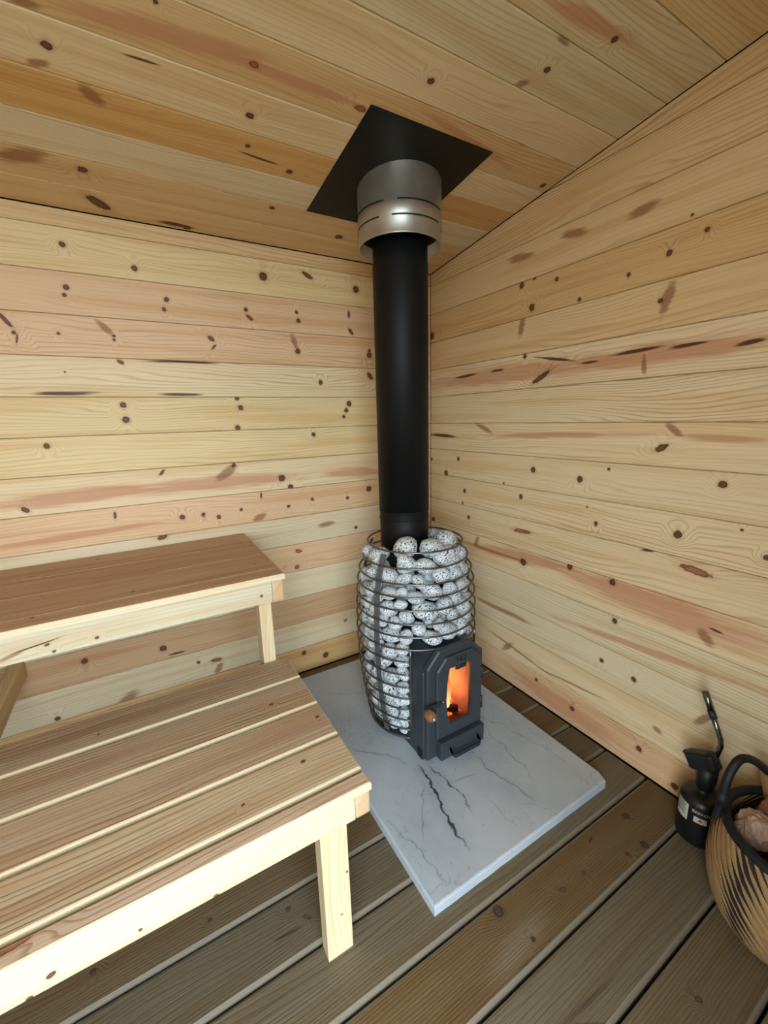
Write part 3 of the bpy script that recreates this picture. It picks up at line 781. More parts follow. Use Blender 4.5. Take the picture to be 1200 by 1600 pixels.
def vein(x0, y0, x1, y1, w, dark, stren, col):
    """thin crooked grey vein from one point to another"""
    dx, dy = x1 - x0, y1 - y0
    L = math.hypot(dx, dy)
    ux, uy = dx / L, dy / L
    a = T.m('ADD', T.m('MULTIPLY', T.m('SUBTRACT', wx, x0), ux), T.m('MULTIPLY', T.m('SUBTRACT', s[1], y0), uy))
    p = T.m('ABSOLUTE', T.m('SUBTRACT', T.m('MULTIPLY', T.m('SUBTRACT', s[1], y0), ux), T.m('MULTIPLY', T.m('SUBTRACT', wx, x0), uy)))
    along = T.m('MULTIPLY', T.smooth(a, -0.02, 0.04), T.m('SUBTRACT', 1.0, T.smooth(a, L - 0.06, L + 0.02)))
    wn = T.m('MULTIPLY', T.m('ADD', T.noise(vec, 26.0, 2.0), -0.12), w * 2)
    mk = T.m('SUBTRACT', 1.0, T.smooth(p, T.m('MULTIPLY', wn, 0.2), T.m('ADD', wn, 0.001)))
    glow = T.m('MULTIPLY', T.m('SUBTRACT', 1.0, T.smooth(p, 0.0, w * 7)), 0.22)
    col = T.mix(T.m('MULTIPLY', T.m('MULTIPLY', glow, along), stren), col, lin('7f8a92'))
    return T.mix(T.m('MULTIPLY', T.m('MULTIPLY', mk, along), stren), col, lin(dark))


SX, SY = -0.501, -0.626   # slab centre
# faint hairline network and specks over the whole slab
hair = T.m('ABSOLUTE', T.m('SUBTRACT', T.noise(T.comb(T.m('MULTIPLY', wx, 2.2), s[1], 0.0), 6.0, 3.0, 0.55), 0.5))
hmask = T.m('MULTIPLY', T.smooth(hair, 0.012, 0.0), T.smooth(T.noise(vec, 4.0, 1.0), 0.42, 0.62))
col = T.mix(T.m('MULTIPLY', hmask, 0.45), col, lin('6d7880'))
col = T.mix(T.m('MULTIPLY', T.smooth(T.noise(vec, 60.0, 1.0), 0.70, 0.76), 0.35), col, lin('5d666c'))
for q in ((-0.63, -0.79, -0.70, -1.10, 0.0068, '23333c', 0.95), (-0.60, -0.80, -0.62, -1.02, 0.0036, '3b4a52', 0.85), (-0.66, -0.86, -0.80, -1.02, 0.0016, '5a666c', 0.6),
          (-0.44, -0.86, -0.42, -1.10, 0.0022, '46545c', 0.75), (-0.50, -0.92, -0.62, -0.90, 0.0018, '4f5d65', 0.6), (-0.30, -0.72, -0.36, -1.05, 0.0016, '59666d', 0.55),
          (-0.25, -0.80, -0.20, -1.08, 0.0014, '66727a', 0.5), (-0.35, -0.60, -0.24, -0.82, 0.0016, '5b6870', 0.55), (-0.80, -0.60, -0.66, -0.78, 0.0022, '4c5a63', 0.7),
          (-0.84, -0.90, -0.79, -1.14, 0.0018, '55626a', 0.6), (-0.55, -1.00, -0.52, -1.14, 0.0014, '7a7f76', 0.5), (-0.78, -0.25, -0.60, -0.35, 0.0014, '6a757c', 0.4)):
    col = vein(q[0] - SX, q[1] - SY, q[2] - SX, q[3] - SY, q[4], q[5], q[6], col)
T.put(b.inputs['Base Color'], col)
b.inputs['Roughness'].default_value = 0.42
bn = T.node('ShaderNodeBump')
bn.inputs['Strength'].default_value = 0.25
bn.inputs['Distance'].default_value = 0.002
T.put(bn.inputs['Height'], T.noise(vec, 30.0, 4.0))
T.put(b.inputs['Normal'], bn.outputs[0])
hw, hd = 0.356, 0.536
poly = [(-hw, -hd)]
for i in range(1, 24):
    poly.append((-hw + (2 * hw - 0.02) * i / 24, -hd + 0.0015 * mnoise.noise((i * 0.7, 0, 3))))
poly += [(hw - 0.014, -hd), (hw, -hd + 0.03), (hw, hd), (-hw, hd)]
sl = link('hearth_slab', plank_mesh('hearth_slab', poly, 0.0295, 0.005, True), mt, None, Matrix.Translation((SX, SY, 0.03)))
tag(sl, 'pale grey marbled stone slab with dark veins under the stove', 'slab')

# ------------------------------------------------------------------ sauna stove
CX, CY = -0.490, -0.556
m_iron = plain('black_iron', lin('30363b'), 0.50, 0.0, 0.45, var=0.08, bump=0.1, bscale=500)
m_iron2 = plain('dark_steel', lin('23272b'), 0.55, 0.0, 0.4, var=0.1)
m_wire = plain('steel_wire', lin('706f70'), 0.34, 0.9, 0.5, var=0.1)
m_bar = plain('flat_steel_bar', lin('5b5c5e'), 0.5, 0.3, 0.5, var=0.1)
m_dark = plain('flat_black', lin('15161a'), 0.7, 0.0, 0.3, var=0.1)
stove = tag(empty('sauna_stove', (CX, CY, 0.03)), 'black wood-burning sauna stove with wire cage holding stones', 'stove')


def at(x=0, y=0, z=0):
    return Matrix.Translation((x, y, z))


# heat chamber inside the stones
link('heat_chamber', lathe('heat_chamber', [(0, 0.045), (0.120, 0.045), (0.124, 0.20), (0.124, 0.50), (0.115, 0.62), (0.10, 0.68), (0.088, 0.70), (0.088, 0.72), (0, 0.72)], 40),
     m_dark, stove, at(CX, CY + 0.03, 0))
link('base_plate', lathe('base_plate', [(0, 0.0315), (0.150, 0.0315), (0.165, 0.035), (0.178, 0.046), (0.178, 0.052), (0.14, 0.053), (0, 0.053)], 48), m_iron2, stove, at(CX, CY, 0))


def ray_poly(poly, c, a):
    d = Vector((math.cos(a), math.sin(a)))
    best = None
    for i in range(len(poly)):
        p, q = Vector(poly[i]) - c, Vector(poly[(i + 1) % len(poly)]) - c
        e = q - p
        den = d.x * e.y - d.y * e.x
        if abs(den) < 1e-12:
            continue
        t = (p.x * e.y - p.y * e.x) / den
        k = (p.x * d.y - p.y * d.x) / den
        if t > 0 and -1e-6 <= k <= 1 + 1e-6 and (best is None or t > best):
            best = t
    return c + d * best


def ring_prism(name, outer, inner, d, bev=0.002, back=True):
    """plate (x, z) with a hole, pushed from y=0 to y=-d, front edges eased"""
    c = Vector((sum(p[0] for p in inner) / len(inner), sum(p[1] for p in inner) / len(inner)))
    an = sorted(set([round(math.atan2(p[1] - c.y, p[0] - c.x), 5) for p in list(outer) + list(inner)] + [round(-PI + 2 * PI * i / 24 + 0.01, 5) for i in range(24)]))
    O = [ray_poly(outer, c, a) for a in an]
    I = [ray_poly(inner, c, a) for a in an]
    O2 = [ray_poly(inset(outer, bev), c, a) for a in an]
    bm = bmesh.new()
    loops = []
    for pts, y in ((O, 0), (O, -d + bev), (O2, -d), (I, -d), (I, 0)):
        loops.append([bm.verts.new((p.x, y, p.y)) for p in pts])
    n = len(an)
    for A, B in zip(loops, loops[1:] + ([loops[0]] if back else [])):
        for i in range(n):
            j = (i + 1) % n
            bm.faces.new((A[i], A[j], B[j], B[i]))
    return bm_mesh(bm, name)


def chamfer(x0, x1, z0, z1, c):
    return [(x0, z0), (x1, z0), (x1, z1 - c), (x1 - c * 1.05, z1), (x0 + c * 0.95, z1), (x0, z1 - c)]


tun = chamfer(-0.616, -0.364, 0.0315, 0.428, 0.06)
cav = [(-0.568, 0.10), (-0.412, 0.10), (-0.405, 0.25), (-0.412, 0.41), (-0.568, 0.41), (-0.575, 0.25)]
cav2 = [(-0.585, 0.10), (-0.396, 0.10), (-0.392, 0.25), (-0.400, 0.40), (-0.580, 0.40), (-0.588, 0.25)]
link('firebox_body', ring_prism('firebox_body', tun, cav2, 0.26, 0.003), m_iron, stove, at(0, -0.522, 0))
m_brick = plain('firebrick', lin('8a5c44'), 0.85, var=0.5, vscale=25, bump=0.6, bscale=60)
bmc = bmesh.new()
A = [bmc.verts.new((x, -0.783, z)) for x, z in inset(cav2, 0.001)]
B = [bmc.verts.new((x, -0.56, z)) for x, z in inset(cav2, 0.001)]
bmc.faces.new(B)
for i in range(len(A)):
    j = (i + 1) % len(A)
    bmc.faces.new((A[i], A[j], B[j], B[i]))
me = bm_mesh(bmc, 'firebox_lining')
link('firebox_lining', me, m_brick, stove, at())
fr_o = chamfer(-0.612, -0.368, 0.040, 0.444, 0.052)
cavf = [(-0.553, 0.135), (-0.415, 0.135), (-0.415, 0.388), (-0.553, 0.388)]
link('door_frame', ring_prism('door_frame', fr_o, cavf, 0.020, 0.004), m_iron, stove, at(0, -0.781, 0))
# thin dark plate standing in for the shade of a notch low on the body
link('notch_shade', box_mesh('notch_shade', 0.006, 0.028, 0.032, 0.002), m_dark, stove, at(-0.617, -0.762, 0.048))
dr_o = chamfer(-0.582, -0.386, 0.118, 0.420, 0.040)
gl = [(-0.527, 0.163), (-0.438, 0.163), (-0.428, 0.21), (-0.425, 0.265), (-0.428, 0.33), (-0.436, 0.378), (-0.529, 0.378), (-0.539, 0.33), (-0.543, 0.265), (-0.539, 0.21)]
door = link('door', ring_prism('door', dr_o, gl, 0.014, 0.004), m_iron, stove, at(0, -0.801, 0))
mg = bpy.data.materials.new('stove_glass')
mg.use_nodes = True
gt = NT(mg.node_tree)
gb = mg.node_tree.nodes['Principled BSDF']
gb.inputs['Base Color'].default_value = (1.0, 0.93, 0.88, 1)
gb.inputs['Transmission Weight'].default_value = 1.0
gb.inputs['Roughness'].default_value = 0.02
gb.inputs['IOR'].default_value = 1.05
link('glass_pane', prism('glass_pane', [(x * 1.0, z) for x, z in inset(gl, -0.004)], 0.003), mg, door, at(0, -0.8015, 0))
# raised maker's plate with lettering
lp = link('logo_plate', box_mesh('logo_plate', 0.047, 0.004, 0.048, 0.001), m_iron, door, at(-0.4835, -0.8165, 0.391))
tm = text_mesh('HU\nUM', 0.029, 0.0015)
m_let = plain('black_lettering', lin('0b0c0e'), 0.6, var=0.1)
LETM = frame((1.05, 0, 0), (0, 0, 1.05), (0, -1, 0), (-0.4835, -0.8187, 0.3965))
for vv in tm.vertices:
    if vv.co.y < -0.008:
        vv.co.y += 0.0045
ys = [vv.co.y for vv in tm.vertices]
yc = (min(ys) + max(ys)) / 2
xc = (min(vv.co.x for vv in tm.vertices) + max(vv.co.x for vv in tm.vertices)) / 2
for vv in tm.vertices:
    vv.co.y -= yc
    vv.co.x -= xc
LETM[2][3] = 0.391
link('lettering', tm, m_let, door, LETM)
# latch tongue, rivet and turned wooden knob with a steel end
link('latch', box_mesh('latch', 0.066, 0.005, 0.016, 0.0015), m_iron2, door, at(-0.595, -0.8175, 0.262))
m_steel = plain('bright_steel', lin('d5d5d0'), 0.22, 1.0)
link('rivet', lathe('rivet', [(0.0035, 0), (0.0035, 0.0015), (0.002, 0.003), (0, 0.0033)], 14), m_steel, door, frame((1, 0, 0), (0, 0, 1), (0, -1, 0), (-0.558, -0.815, 0.262)))
m_knob = wood('knob_wood', lin('77573a'), lin('452c1a'), [], 401.0, freq=250, contrast=0.6)
kn = link('knob', lathe('knob', [(0.008, 0), (0.010, 0.004), (0.0170, 0.012), (0.0190, 0.024), (0.0175, 0.036), (0.012, 0.044), (0.008, 0.0455), (0, 0.0455)], 24), m_knob, door,
          frame((1, 0, 0), (0, 0, 1), (0, -1, 0), (-0.628, -0.812, 0.254)))
link('knob_end', lathe('knob_end', [(0.0075, 0), (0.0075, 0.004), (0.004, 0.0065), (0, 0.007)], 18), m_steel, kn, frame((1, 0, 0), (0, 0, 1), (0, -1, 0), (-0.628, -0.8572, 0.254)))
for zz in (0.19, 0.31):
    link('hinge', lathe('hinge', [(0, -0.022), (0.006, -0.022), (0.006, 0.022), (0, 0.022)], 14), m_iron2, door, at(-0.379, -0.808, zz))
# ash drawer
ad = link('ash_drawer', box_mesh('ash_drawer', 0.196, 0.030, 0.068, 0.004), m_iron, stove, at(-0.479, -0.8165, 0.079))
pts = [(-0.540, -0.832, 0.086), (-0.540, -0.853, 0.072), (-0.532, -0.857, 0.068), (-0.424, -0.857, 0.068), (-0.416, -0.853, 0.072), (-0.416, -0.832, 0.086)]
bmh = bmesh.new()
prevv = None
for (x, y, z) in pts:
    cur = [bmh.verts.new((x, y, z + 0.006)), bmh.verts.new((x, y, z - 0.008)), bmh.verts.new((x, y + 0.005, z - 0.008)), bmh.verts.new((x, y + 0.005, z + 0.006))]
    if prevv:
        for i in range(4):
            j = (i + 1) % 4
            bmh.faces.new((prevv[i], prevv[j], cur[j], cur[i]))
    else:
        bmh.faces.new(cur)
    prevv = cur
bmh.faces.new(list(reversed(prevv)))
link('drawer_handle', bm_mesh(bmh, 'drawer_handle'), m_iron2, ad, at())

# wire cage
RINGS = [(0.1744, 0.764), (0.1938, 0.714), (0.2087, 0.665), (0.2173, 0.6226), (0.2216, 0.578), (0.2246, 0.530), (0.2259, 0.484), (0.2261, 0.438),
         (0.225, 0.391), (0.223, 0.340), (0.220, 0.289), (0.215, 0.241), (0.209, 0.194), (0.202, 0.145), (0.194, 0.100), (0.186, 0.058)]


def cage_r(z):
    zs = [q[1] for q in reversed(RINGS)]
    rs = [q[0] for q in reversed(RINGS)]
    return float(np.interp(z, zs, rs))


GAP = math.radians(39)


def cyl(t, r, z):
    """point of the cage: t = angle from the door direction (-y), towards +x"""
    return (CX + r * math.sin(t), CY - r * math.cos(t), z)


for i, (r, z) in enumerate(RINGS):
    if i < 8:
        p = [cyl(2 * PI * k / 72, r, z) for k in range(72)]
        link('cage_ring', tube('cage_ring', p, 0.0034, 8, True), m_wire, stove, at())
    else:
        p = [cyl(GAP + (2 * PI - 2 * GAP) * k / 64, r, z) for k in range(65)]
        link('cage_ring', tube('cage_ring', p, 0.0034, 8), m_wire, stove, at())
for sgn in (-1, 1):
    p = [cyl(sgn * GAP, cage_r(0.438 - 0.39 * k / 14) + 0.001, 0.438 - 0.39 * k / 14) for k in range(15)]
    p.append(cyl(sgn * GAP, cage_r(0.05) - 0.03, 0.043))
    link('cage_post', tube('cage_post', p, 0.0045, 8), m_wire, stove, at())
for deg in (-72, 72, -144, 144):
    t = math.radians(deg)
    bmb = bmesh.new()
    prevv = None
    for k in range(19):
        z = 0.048 + 0.70 * k / 18
        r = cage_r(z) - 0.0036
        cur = [bmb.verts.new(cyl(t + s_ * 0.011 / r, r - dr, z)) for s_, dr in ((-1, 0), (1, 0), (1, 0.004), (-1, 0.004))]
        if prevv:
            for i in range(4):
                j = (i + 1) % 4
                bmb.faces.new((prevv[i], prevv[j], cur[j], cur[i]))
        else:
            bmb.faces.new(cur)
        prevv = cur
    bmb.faces.new(list(reversed(prevv)))
    link('cage_upright', bm_mesh(bmb, 'cage_upright'), m_bar, stove, at())

# ------------------------------------------------------------------ sauna stones
ms = bpy.data.materials.new('speckled_granite')
ms.use_nodes = True
T = NT(ms.node_tree)
b = ms.node_tree.nodes['Principled BSDF']
tc = T.node('ShaderNodeTexCoord')
oi = T.node('ShaderNodeObjectInfo')
vec = T.vm('ADD', tc.outputs['Object'], T.comb(T.m('MULTIPLY', oi.outputs['Random'], 37.0), T.m('MULTIPLY', oi.outputs['Random'], 91.0), 0.0))
sp1 = T.noise(vec, 7.2, 2.0, 0.6)
sp2 = T.noise(T.vm('ADD', vec, (3, 7, 1)), 7.0, 2.0, 0.6)
base = T.mix(oi.outputs['Random'], lin('dbe2e7'), lin('c8ced1'))
base = T.mix(T.smooth(sp2, 0.50, 0.68), base, lin('8d9193'))
base = T.mix(T.smooth(sp1, 0.54, 0.60), base, lin('23262b'))
T.put(b.inputs['Base Color'], base)
b.inputs['Roughness'].default_value = 0.75
b.inputs['Specular IOR Level'].default_value = 0.25
variants = []
for i in range(10):
    bm = bmesh.new()
    bmesh.ops.create_icosphere(bm, subdivisions=3, radius=1.0)
    off = Vector((i * 3.7, i * 1.9, 0))
    for vt in bm.verts:
        n = vt.co.normalized()
        k = 1 + 0.16 * mnoise.noise(n * 1.1 + off) + 0.05 * mnoise.noise(n * 2.6 + off)
        q = n * k
        # water-worn: slightly squared superellipsoid
        vt.co = Vector((math.copysign(abs(q.x) ** 0.97, q.x), math.copysign(abs(q.y) ** 0.97, q.y), math.copysign(abs(q.z) ** 0.97, q.z)))
    me = bm_mesh(bm, 'sauna_stone', True)
    me.materials.append(ms)
    variants.append(me)

rs = np.random.RandomState(11)
N = 147
TH = math.radians(128)
rad = rs.choice([0.021, 0.026, 0.031, 0.035, 0.040], size=N, p=[0.24, 0.26, 0.24, 0.16, 0.10])
th = rs.uniform(-TH, TH, N)
zz = rs.uniform(0.08, 0.73, N)
GT = GAP + 0.02
for it in range(700):
    zz -= 0.0007 if it < 520 else 0.0
    R_ = np.array([cage_r(z) for z in zz]) - 0.03
    for rep in range(2):
        dth = th[:, None] - th[None, :]
        dx = dth * 0.5 * (R_[:, None] + R_[None, :]) / 1.12
        dz = zz[:, None] - zz[None, :]
        ds = np.sqrt(dx * dx + dz * dz) + 1e-6
        ov = np.maximum(0, (rad[:, None] + rad[None, :]) * 0.97 - ds)
        np.fill_diagonal(ov, 0)
        th += (ov * dx / ds).sum(1) * 0.35 / R_
        zz += (ov * dz / ds).sum(1) * 0.35
        zz = np.maximum(zz, 0.052 + rad)
        th = np.clip(th, -TH, TH)
        # keep clear of the firebox in the front opening
        hit = (np.abs(th) < GT + rad / R_) & (zz < 0.432 + rad)
        for k in np.where(hit)[0]:
            up = 0.432 + rad[k] - zz[k]
            side = (GT + rad[k] / R_[k] - abs(th[k])) * R_[k]
            if up < side:
                zz[k] += up
            else:
                th[k] = math.copysign(GT + rad[k] / R_[k], th[k] if th[k] else 1)


def stone_label(t, z):
    """where in the cage a stone lies"""
    if z > 0.60:
        return 'small speckled granite stone in the upper part of the stove cage'
    if z > 0.43:
        return 'small speckled granite stone in the cage just above the stove door'
    return 'small speckled granite stone in the cage ' + ('left' if t < 0 else 'right') + ' of the stove door'


def stone(loc, R3, sc, label, group='granite stones in the stove cage', vi=None):
    o = bpy.data.objects.new('sauna_stone', variants[rs.randint(10) if vi is None else vi])
    COL.objects.link(o)
    o.matrix_basis = Matrix.Translation(loc) @ R3.to_4x4() @ Matrix.Diagonal((*sc, 1))
    return tag(o, label, 'stone', group)


for k in range(N):
    z = float(zz[k])
    if z > 0.735:
        continue
    r0 = float(rad[k])
    depth = r0 * rs.uniform(0.8, 1.0)
    r = cage_r(z) - 0.0045 - depth * 1.02 - rs.uniform(0, 0.014)
    asp = rs.uniform(1.0, 1.28)
    t = float(th[k])
    R3 = Matrix.Rotation(t, 3, 'Z') @ Matrix.Rotation(rs.uniform(-0.9, 0.9), 3, 'Y') @ Matrix.Rotation(rs.uniform(-0.2, 0.2), 3, 'Z')
    stone(cyl(t, r, z), R3, (r0 * asp * 0.99, depth, r0 / asp * 0.99), stone_label(t, z))
# a second layer behind, seen through the gaps
for k in range(44):
    t = float(rs.uniform(-TH * 0.9, TH * 0.9))
    z = float(0.48 + 0.21 * rs.rand())
    r0 = float(rs.choice([0.022, 0.026, 0.030]))
    R3 = Matrix.Rotation(t, 3, 'Z') @ Matrix.Rotation(rs.uniform(-0.9, 0.9), 3, 'Y')
    stone(cyl(t, cage_r(z) - 0.084 - rs.uniform(0, 0.008), z), R3, (r0 * 1.1, r0 * 0.8, r0), stone_label(t, z))
# big stones heaped on top, around the flue
for (x, y, z, a, bb, cc_, rz, ry, lab) in (
        (-0.572, -0.620, 0.760, 0.050, 0.040, 0.036, 0.5, -0.25, 'large oval granite stone on top of the heap, leftmost in front of the flue'),
        (-0.486, -0.662, 0.752, 0.056, 0.042, 0.036, 0.35, 0.30, 'large granite stone on top of the heap, in the middle before the flue'),
        (-0.398, -0.618, 0.758, 0.058, 0.045, 0.034, 0.9, -0.1, 'large pale granite stone on top of the heap, right of the flue'),
        (-0.636, -0.545, 0.728, 0.045, 0.036, 0.026, 1.5, 0.2, None), (-0.60, -0.66, 0.712, 0.036, 0.030, 0.028, 0.7, 0.2, None),
        (-0.54, -0.69, 0.705, 0.034, 0.030, 0.028, 0.3, 0.4, None), (-0.44, -0.70, 0.705, 0.036, 0.030, 0.026, 0.0, -0.3, None),
        (-0.36, -0.655, 0.710, 0.038, 0.030, 0.028, 0.8, 0.1, None), (-0.345, -0.57, 0.720, 0.040, 0.032, 0.028, 1.5, 0.2, None),
        (-0.635, -0.47, 0.722, 0.036, 0.030, 0.026, 1.4, 0.2, None), (-0.345, -0.49, 0.724, 0.036, 0.032, 0.028, 1.5, 0.2, None)):
    R3 = Matrix.Rotation(rz, 3, 'Z') @ Matrix.Rotation(ry, 3, 'Y')
    stone((x, y, z), R3, (a, bb, cc_), lab or stone_label(0, z))

# ------------------------------------------------------------------ fire behind the glass
def flame_mat(name, c0, c1, s0, s1):
    m_ = bpy.data.materials.new(name)
    m_.use_nodes = True
    T_ = NT(m_.node_tree)
    bb_ = m_.node_tree.nodes['Principled BSDF']
    tc_ = T_.node('ShaderNodeTexCoord')
    z_ = T_.m('ADD', T_.sep(tc_.outputs['Object'])[2], T_.m('MULTIPLY', T_.m('SUBTRACT', T_.noise(tc_.outputs['Object'], 40.0, 3.0), 0.5), 0.06))
    f_ = T_.smooth(z_, 0.0, 0.17)
    T_.put(bb_.inputs['Emission Color'], T_.mix(f_, c0, c1))
    T_.put(bb_.inputs['Emission Strength'], T_.m('MULTIPLY_ADD', f_, s1 - s0, s0))
    bb_.inputs['Base Color'].default_value = (0.02, 0.01, 0.005, 1)
    return m_


fire = tag(empty('fire', (-0.49, -0.69, 0.102)), 'glowing orange fire burning behind the stove glass', 'fire')
m_fl = flame_mat('flame', lin('ffc27a'), lin('f4641e'), 2.0, 0.7)
for i, (x, y, w, h, tw) in enumerate(((-0.452, -0.700, 0.020, 0.22, 0.3), (-0.490, -0.650, 0.026, 0.20, -0.4), (-0.425, -0.612, 0.018, 0.17, 0.5))):
    prof = []
    bm = bmesh.new()
    rows = []
    for k in range(13):
        q = k / 12
        rr = w * (math.sin(PI * min(1, q * 1.1 + 0.22)) ** 0.8) * (1 - q) ** 0.35 if k < 12 else 0.0005
        ox, oy = 0.012 * math.sin(q * 5 + i * 2) * q, 0.008 * math.cos(q * 4 + i) * q
        rows.append([bm.verts.new((ox + rr * math.cos(a) * (1 + 0.15 * math.sin(3 * a + q * 6)), oy + 0.7 * rr * math.sin(a), q * h)) for a in [2 * PI * j / 14 for j in range(14)]])
    for A_, B_ in zip(rows, rows[1:]):
        for j in range(14):
            bm.faces.new((A_[j], A_[(j + 1) % 14], B_[(j + 1) % 14], B_[j]))
    bm.faces.new(list(reversed(rows[0])))
    bm.faces.new(rows[-1])
    link('flame', bm_mesh(bm, 'flame', True), m_fl, fire, at(x, y, 0.118))
m_log = wood('charred_log', lin('4a2a1c'), lin('1a100c'), [], 451.0, freq=120, contrast=0.9, rough=0.9, bump=0.8)
for (x, y, z, L, r, a) in ((-0.49, -0.640, 0.122, 0.15, 0.020, 0.25), (-0.475, -0.70, 0.118, 0.13, 0.016, -0.3)):
    p = [(-L / 2 + L * k / 8, 0.004 * math.sin(k * 1.3), 0.003 * math.cos(k * 1.7)) for k in range(9)]
    link('log', tube('log', p, r, 12, radii=[r * (0.94 + 0.06 * math.sin(k * 2.1)) for k in range(9)]), m_log, fire, at(x, y, z) @ Matrix.Rotation(a, 4, 'Z'))
m_em = flame_mat('ember', lin('ff7a2a'), lin('ff5010'), 1.0, 0.6)
for k in range(26):
    bm = bmesh.new()
    bmesh.ops.create_icosphere(bm, subdivisions=1, radius=rng.uniform(0.006, 0.010))
    for vt in bm.verts:
        vt.co *= 1 + 0.3 * mnoise.noise(vt.co * 200 + Vector((k, 0, 0)))
    link('ember', bm_mesh(bm, 'ember'), m_em, fire, at(rng.uniform(-0.555, -0.41), rng.uniform(-0.765, -0.60), 0.110))
fl_ = bpy.data.lights.new('fire_glow', 'POINT')
fl_.color = (1.0, 0.38, 0.12)
fl_.energy = 2.6
fl_.shadow_soft_size = 0.02
flo = bpy.data.objects.new('fire_glow', fl_)
flo.parent = fire
flo.location = (0.045, 0.045, 0.11)
COL.objects.link(flo)

# ------------------------------------------------------------------ stove pipe and ceiling collar
PX, PY = -0.487, -0.483
m_pipe = plain('black_pipe_enamel', lin('0d0e0f'), 0.55, 0.0, 0.22, var=0.1)
m_galv = plain('galvanised_steel', lin('b4b2aa'), 0.42, 0.85, 0.5, var=0.2, vscale=25)
pipe = tag(empty('stove_pipe', (PX, PY, 0.70)), 'tall black round stove pipe rising from the stones to the ceiling', 'pipe')
PR = 0.094
link('pipe_section', lathe('pipe_section', [(PR - 0.006, 0.70), (PR - 0.002, 0.702), (PR - 0.002, 0.90), (PR - 0.008, 0.90)], 56), m_pipe, pipe, at(PX, PY, 0))
link('pipe_section', lathe('pipe_section', [(PR - 0.008, 0.868), (PR, 0.868), (PR, 1.700), (PR - 0.002, 1.704), (PR - 0.002, 1.78), (PR - 0.010, 1.78), (PR - 0.010, 1.74)], 56), m_pipe, pipe, at(PX, PY, 0))
for z in (0.836, 0.864):
    link('seam_ring', lathe('seam_ring', [(PR - 0.003, z - 0.003), (PR + 0.0005, z - 0.0015), (PR + 0.0005, z + 0.0015), (PR - 0.003, z + 0.003)], 56), m_pipe, pipe, at(PX, PY, 0))
col_ = tag(empty('flue_collar', (PX, PY, 1.90)), 'black square ceiling plate with a silver metal sleeve around the stove pipe', 'flue collar')
m_plate = plain('black_plate_enamel', lin('0b0c0d'), 0.5, 0.0, 0.3, var=0.1)
hx, hy = 0.204, 0.231
yc_ = -0.499
me = plank_mesh('ceiling_plate', [(-hx, -hy / CS), (hx, -hy / CS), (hx, hy / CS), (-hx, hy / CS)], 0.003, 0.0008)
link('ceiling_plate', me, m_plate, col_, frame((1, 0, 0), (0, -CS, CEIL_S * CS), (0, -CEIL_S * CS, -CS), (-0.521, yc_, CEIL_Z0 - CEIL_S * yc_ - 0.0035)))
SR, ZB = 0.137, 1.752
link('sleeve', lathe('sleeve', [(SR, 1.95), (SR, 1.842), (SR + 0.0012, 1.840), (SR + 0.0012, 1.803), (SR, 1.801), (SR, ZB + 0.004), (SR + 0.001, ZB), (SR - 0.004, ZB), (SR - 0.004, 1.90)], 64),
     m_galv, col_, at(PX, PY, 0))
# inner dark throat between sleeve and pipe
link('throat', lathe('throat', [(SR - 0.005, 1.79), (PR + 0.004, 1.83)], 48), m_dark, col_, at(PX, PY, 0))
for z in (1.842, 1.801):
    for a0 in (0.25, 1.75, 3.3, 4.85):
        link('slot', lathe('slot', [(SR + 0.0016, z - 0.0022), (SR + 0.0020, z), (SR + 0.0016, z + 0.0022)], 16, True, a0 + z * 3, a0 + z * 3 + 1.25), m_dark, col_, at(PX, PY, 0))

# ------------------------------------------------------------------ gas torch beside the basket
TX, TY = -0.085, -1.392
torch = tag(empty('gas_torch', (TX, TY, 0)), 'black gas torch with bent metal burner tube, standing beside the basket', 'torch')
m_can = plain('black_can_paint', lin('101113'), 0.35, 0.0, 0.5, var=0.1)
link('canister', lathe('canister', [(0, 0.003), (0.040, 0.003), (0.046, 0.0005), (0.051, 0.006), (0.052, 0.012), (0.052, 0.132), (0.049, 0.141), (0.038, 0.149), (0.022, 0.153), (0.014, 0.155), (0.014, 0.170), (0, 0.170)], 40), m_can, torch, at(TX, TY, 0))
m_white = plain('label_white', lin('bdbbb2'), 0.5, var=0.05)


def on_can(me, a0, z0, r):
    """wrap a flat mesh (x right, y up) around the canister; a0 = angle of its centre"""
    for vt in me.vertices:
        a = a0 + vt.co.x / r
        x, y, z = (r + vt.co.z) * math.cos(a), (r + vt.co.z) * math.sin(a), z0 + vt.co.y
        vt.co = (x, y, z)
    return me


def grid_mesh(name, w, h, nx):
    bm = bmesh.new()
    lo_ = [bm.verts.new((-w / 2 + w * i / nx, -h / 2, 0)) for i in range(nx + 1)]
    hi_ = [bm.verts.new((-w / 2 + w * i / nx, h / 2, 0)) for i in range(nx + 1)]
    for i in range(nx):
        bm.faces.new((lo_[i], lo_[i + 1], hi_[i + 1], hi_[i]))
    return bm_mesh(bm, name, recalc=False)


# seen from the camera the near side of the can is at angle about pi + 0.3
AC = math.atan2(-1.7932 - TY, -1.3372 - TX)
link('warning_label', on_can(grid_mesh('warning_label', 0.038, 0.052, 8), AC - 0.86, 0.100, 0.0524), m_white, torch, at(TX, TY, 0))
m_ink = plain('label_ink', lin('2a2a2a'), 0.6)
for i in range(7):
    link('label_line', on_can(grid_mesh('label_line', 0.031 - 0.004 * (i % 3), 0.0022, 6), AC - 0.88, 0.121 - i * 0.0052, 0.0527), m_ink, torch, at(TX, TY, 0))
tmc = on_can(text_mesh('BERNZOMATIC', 0.0125, 0.0), AC + 0.50, 0.117, 0.0526)
link('brand_lettering', tmc, m_white, torch, at(TX, TY, 0))
link('hazard_panel', on_can(grid_mesh('hazard_panel', 0.030, 0.018, 8), AC + 0.08, 0.094, 0.0524), m_white, torch, at(TX, TY, 0))
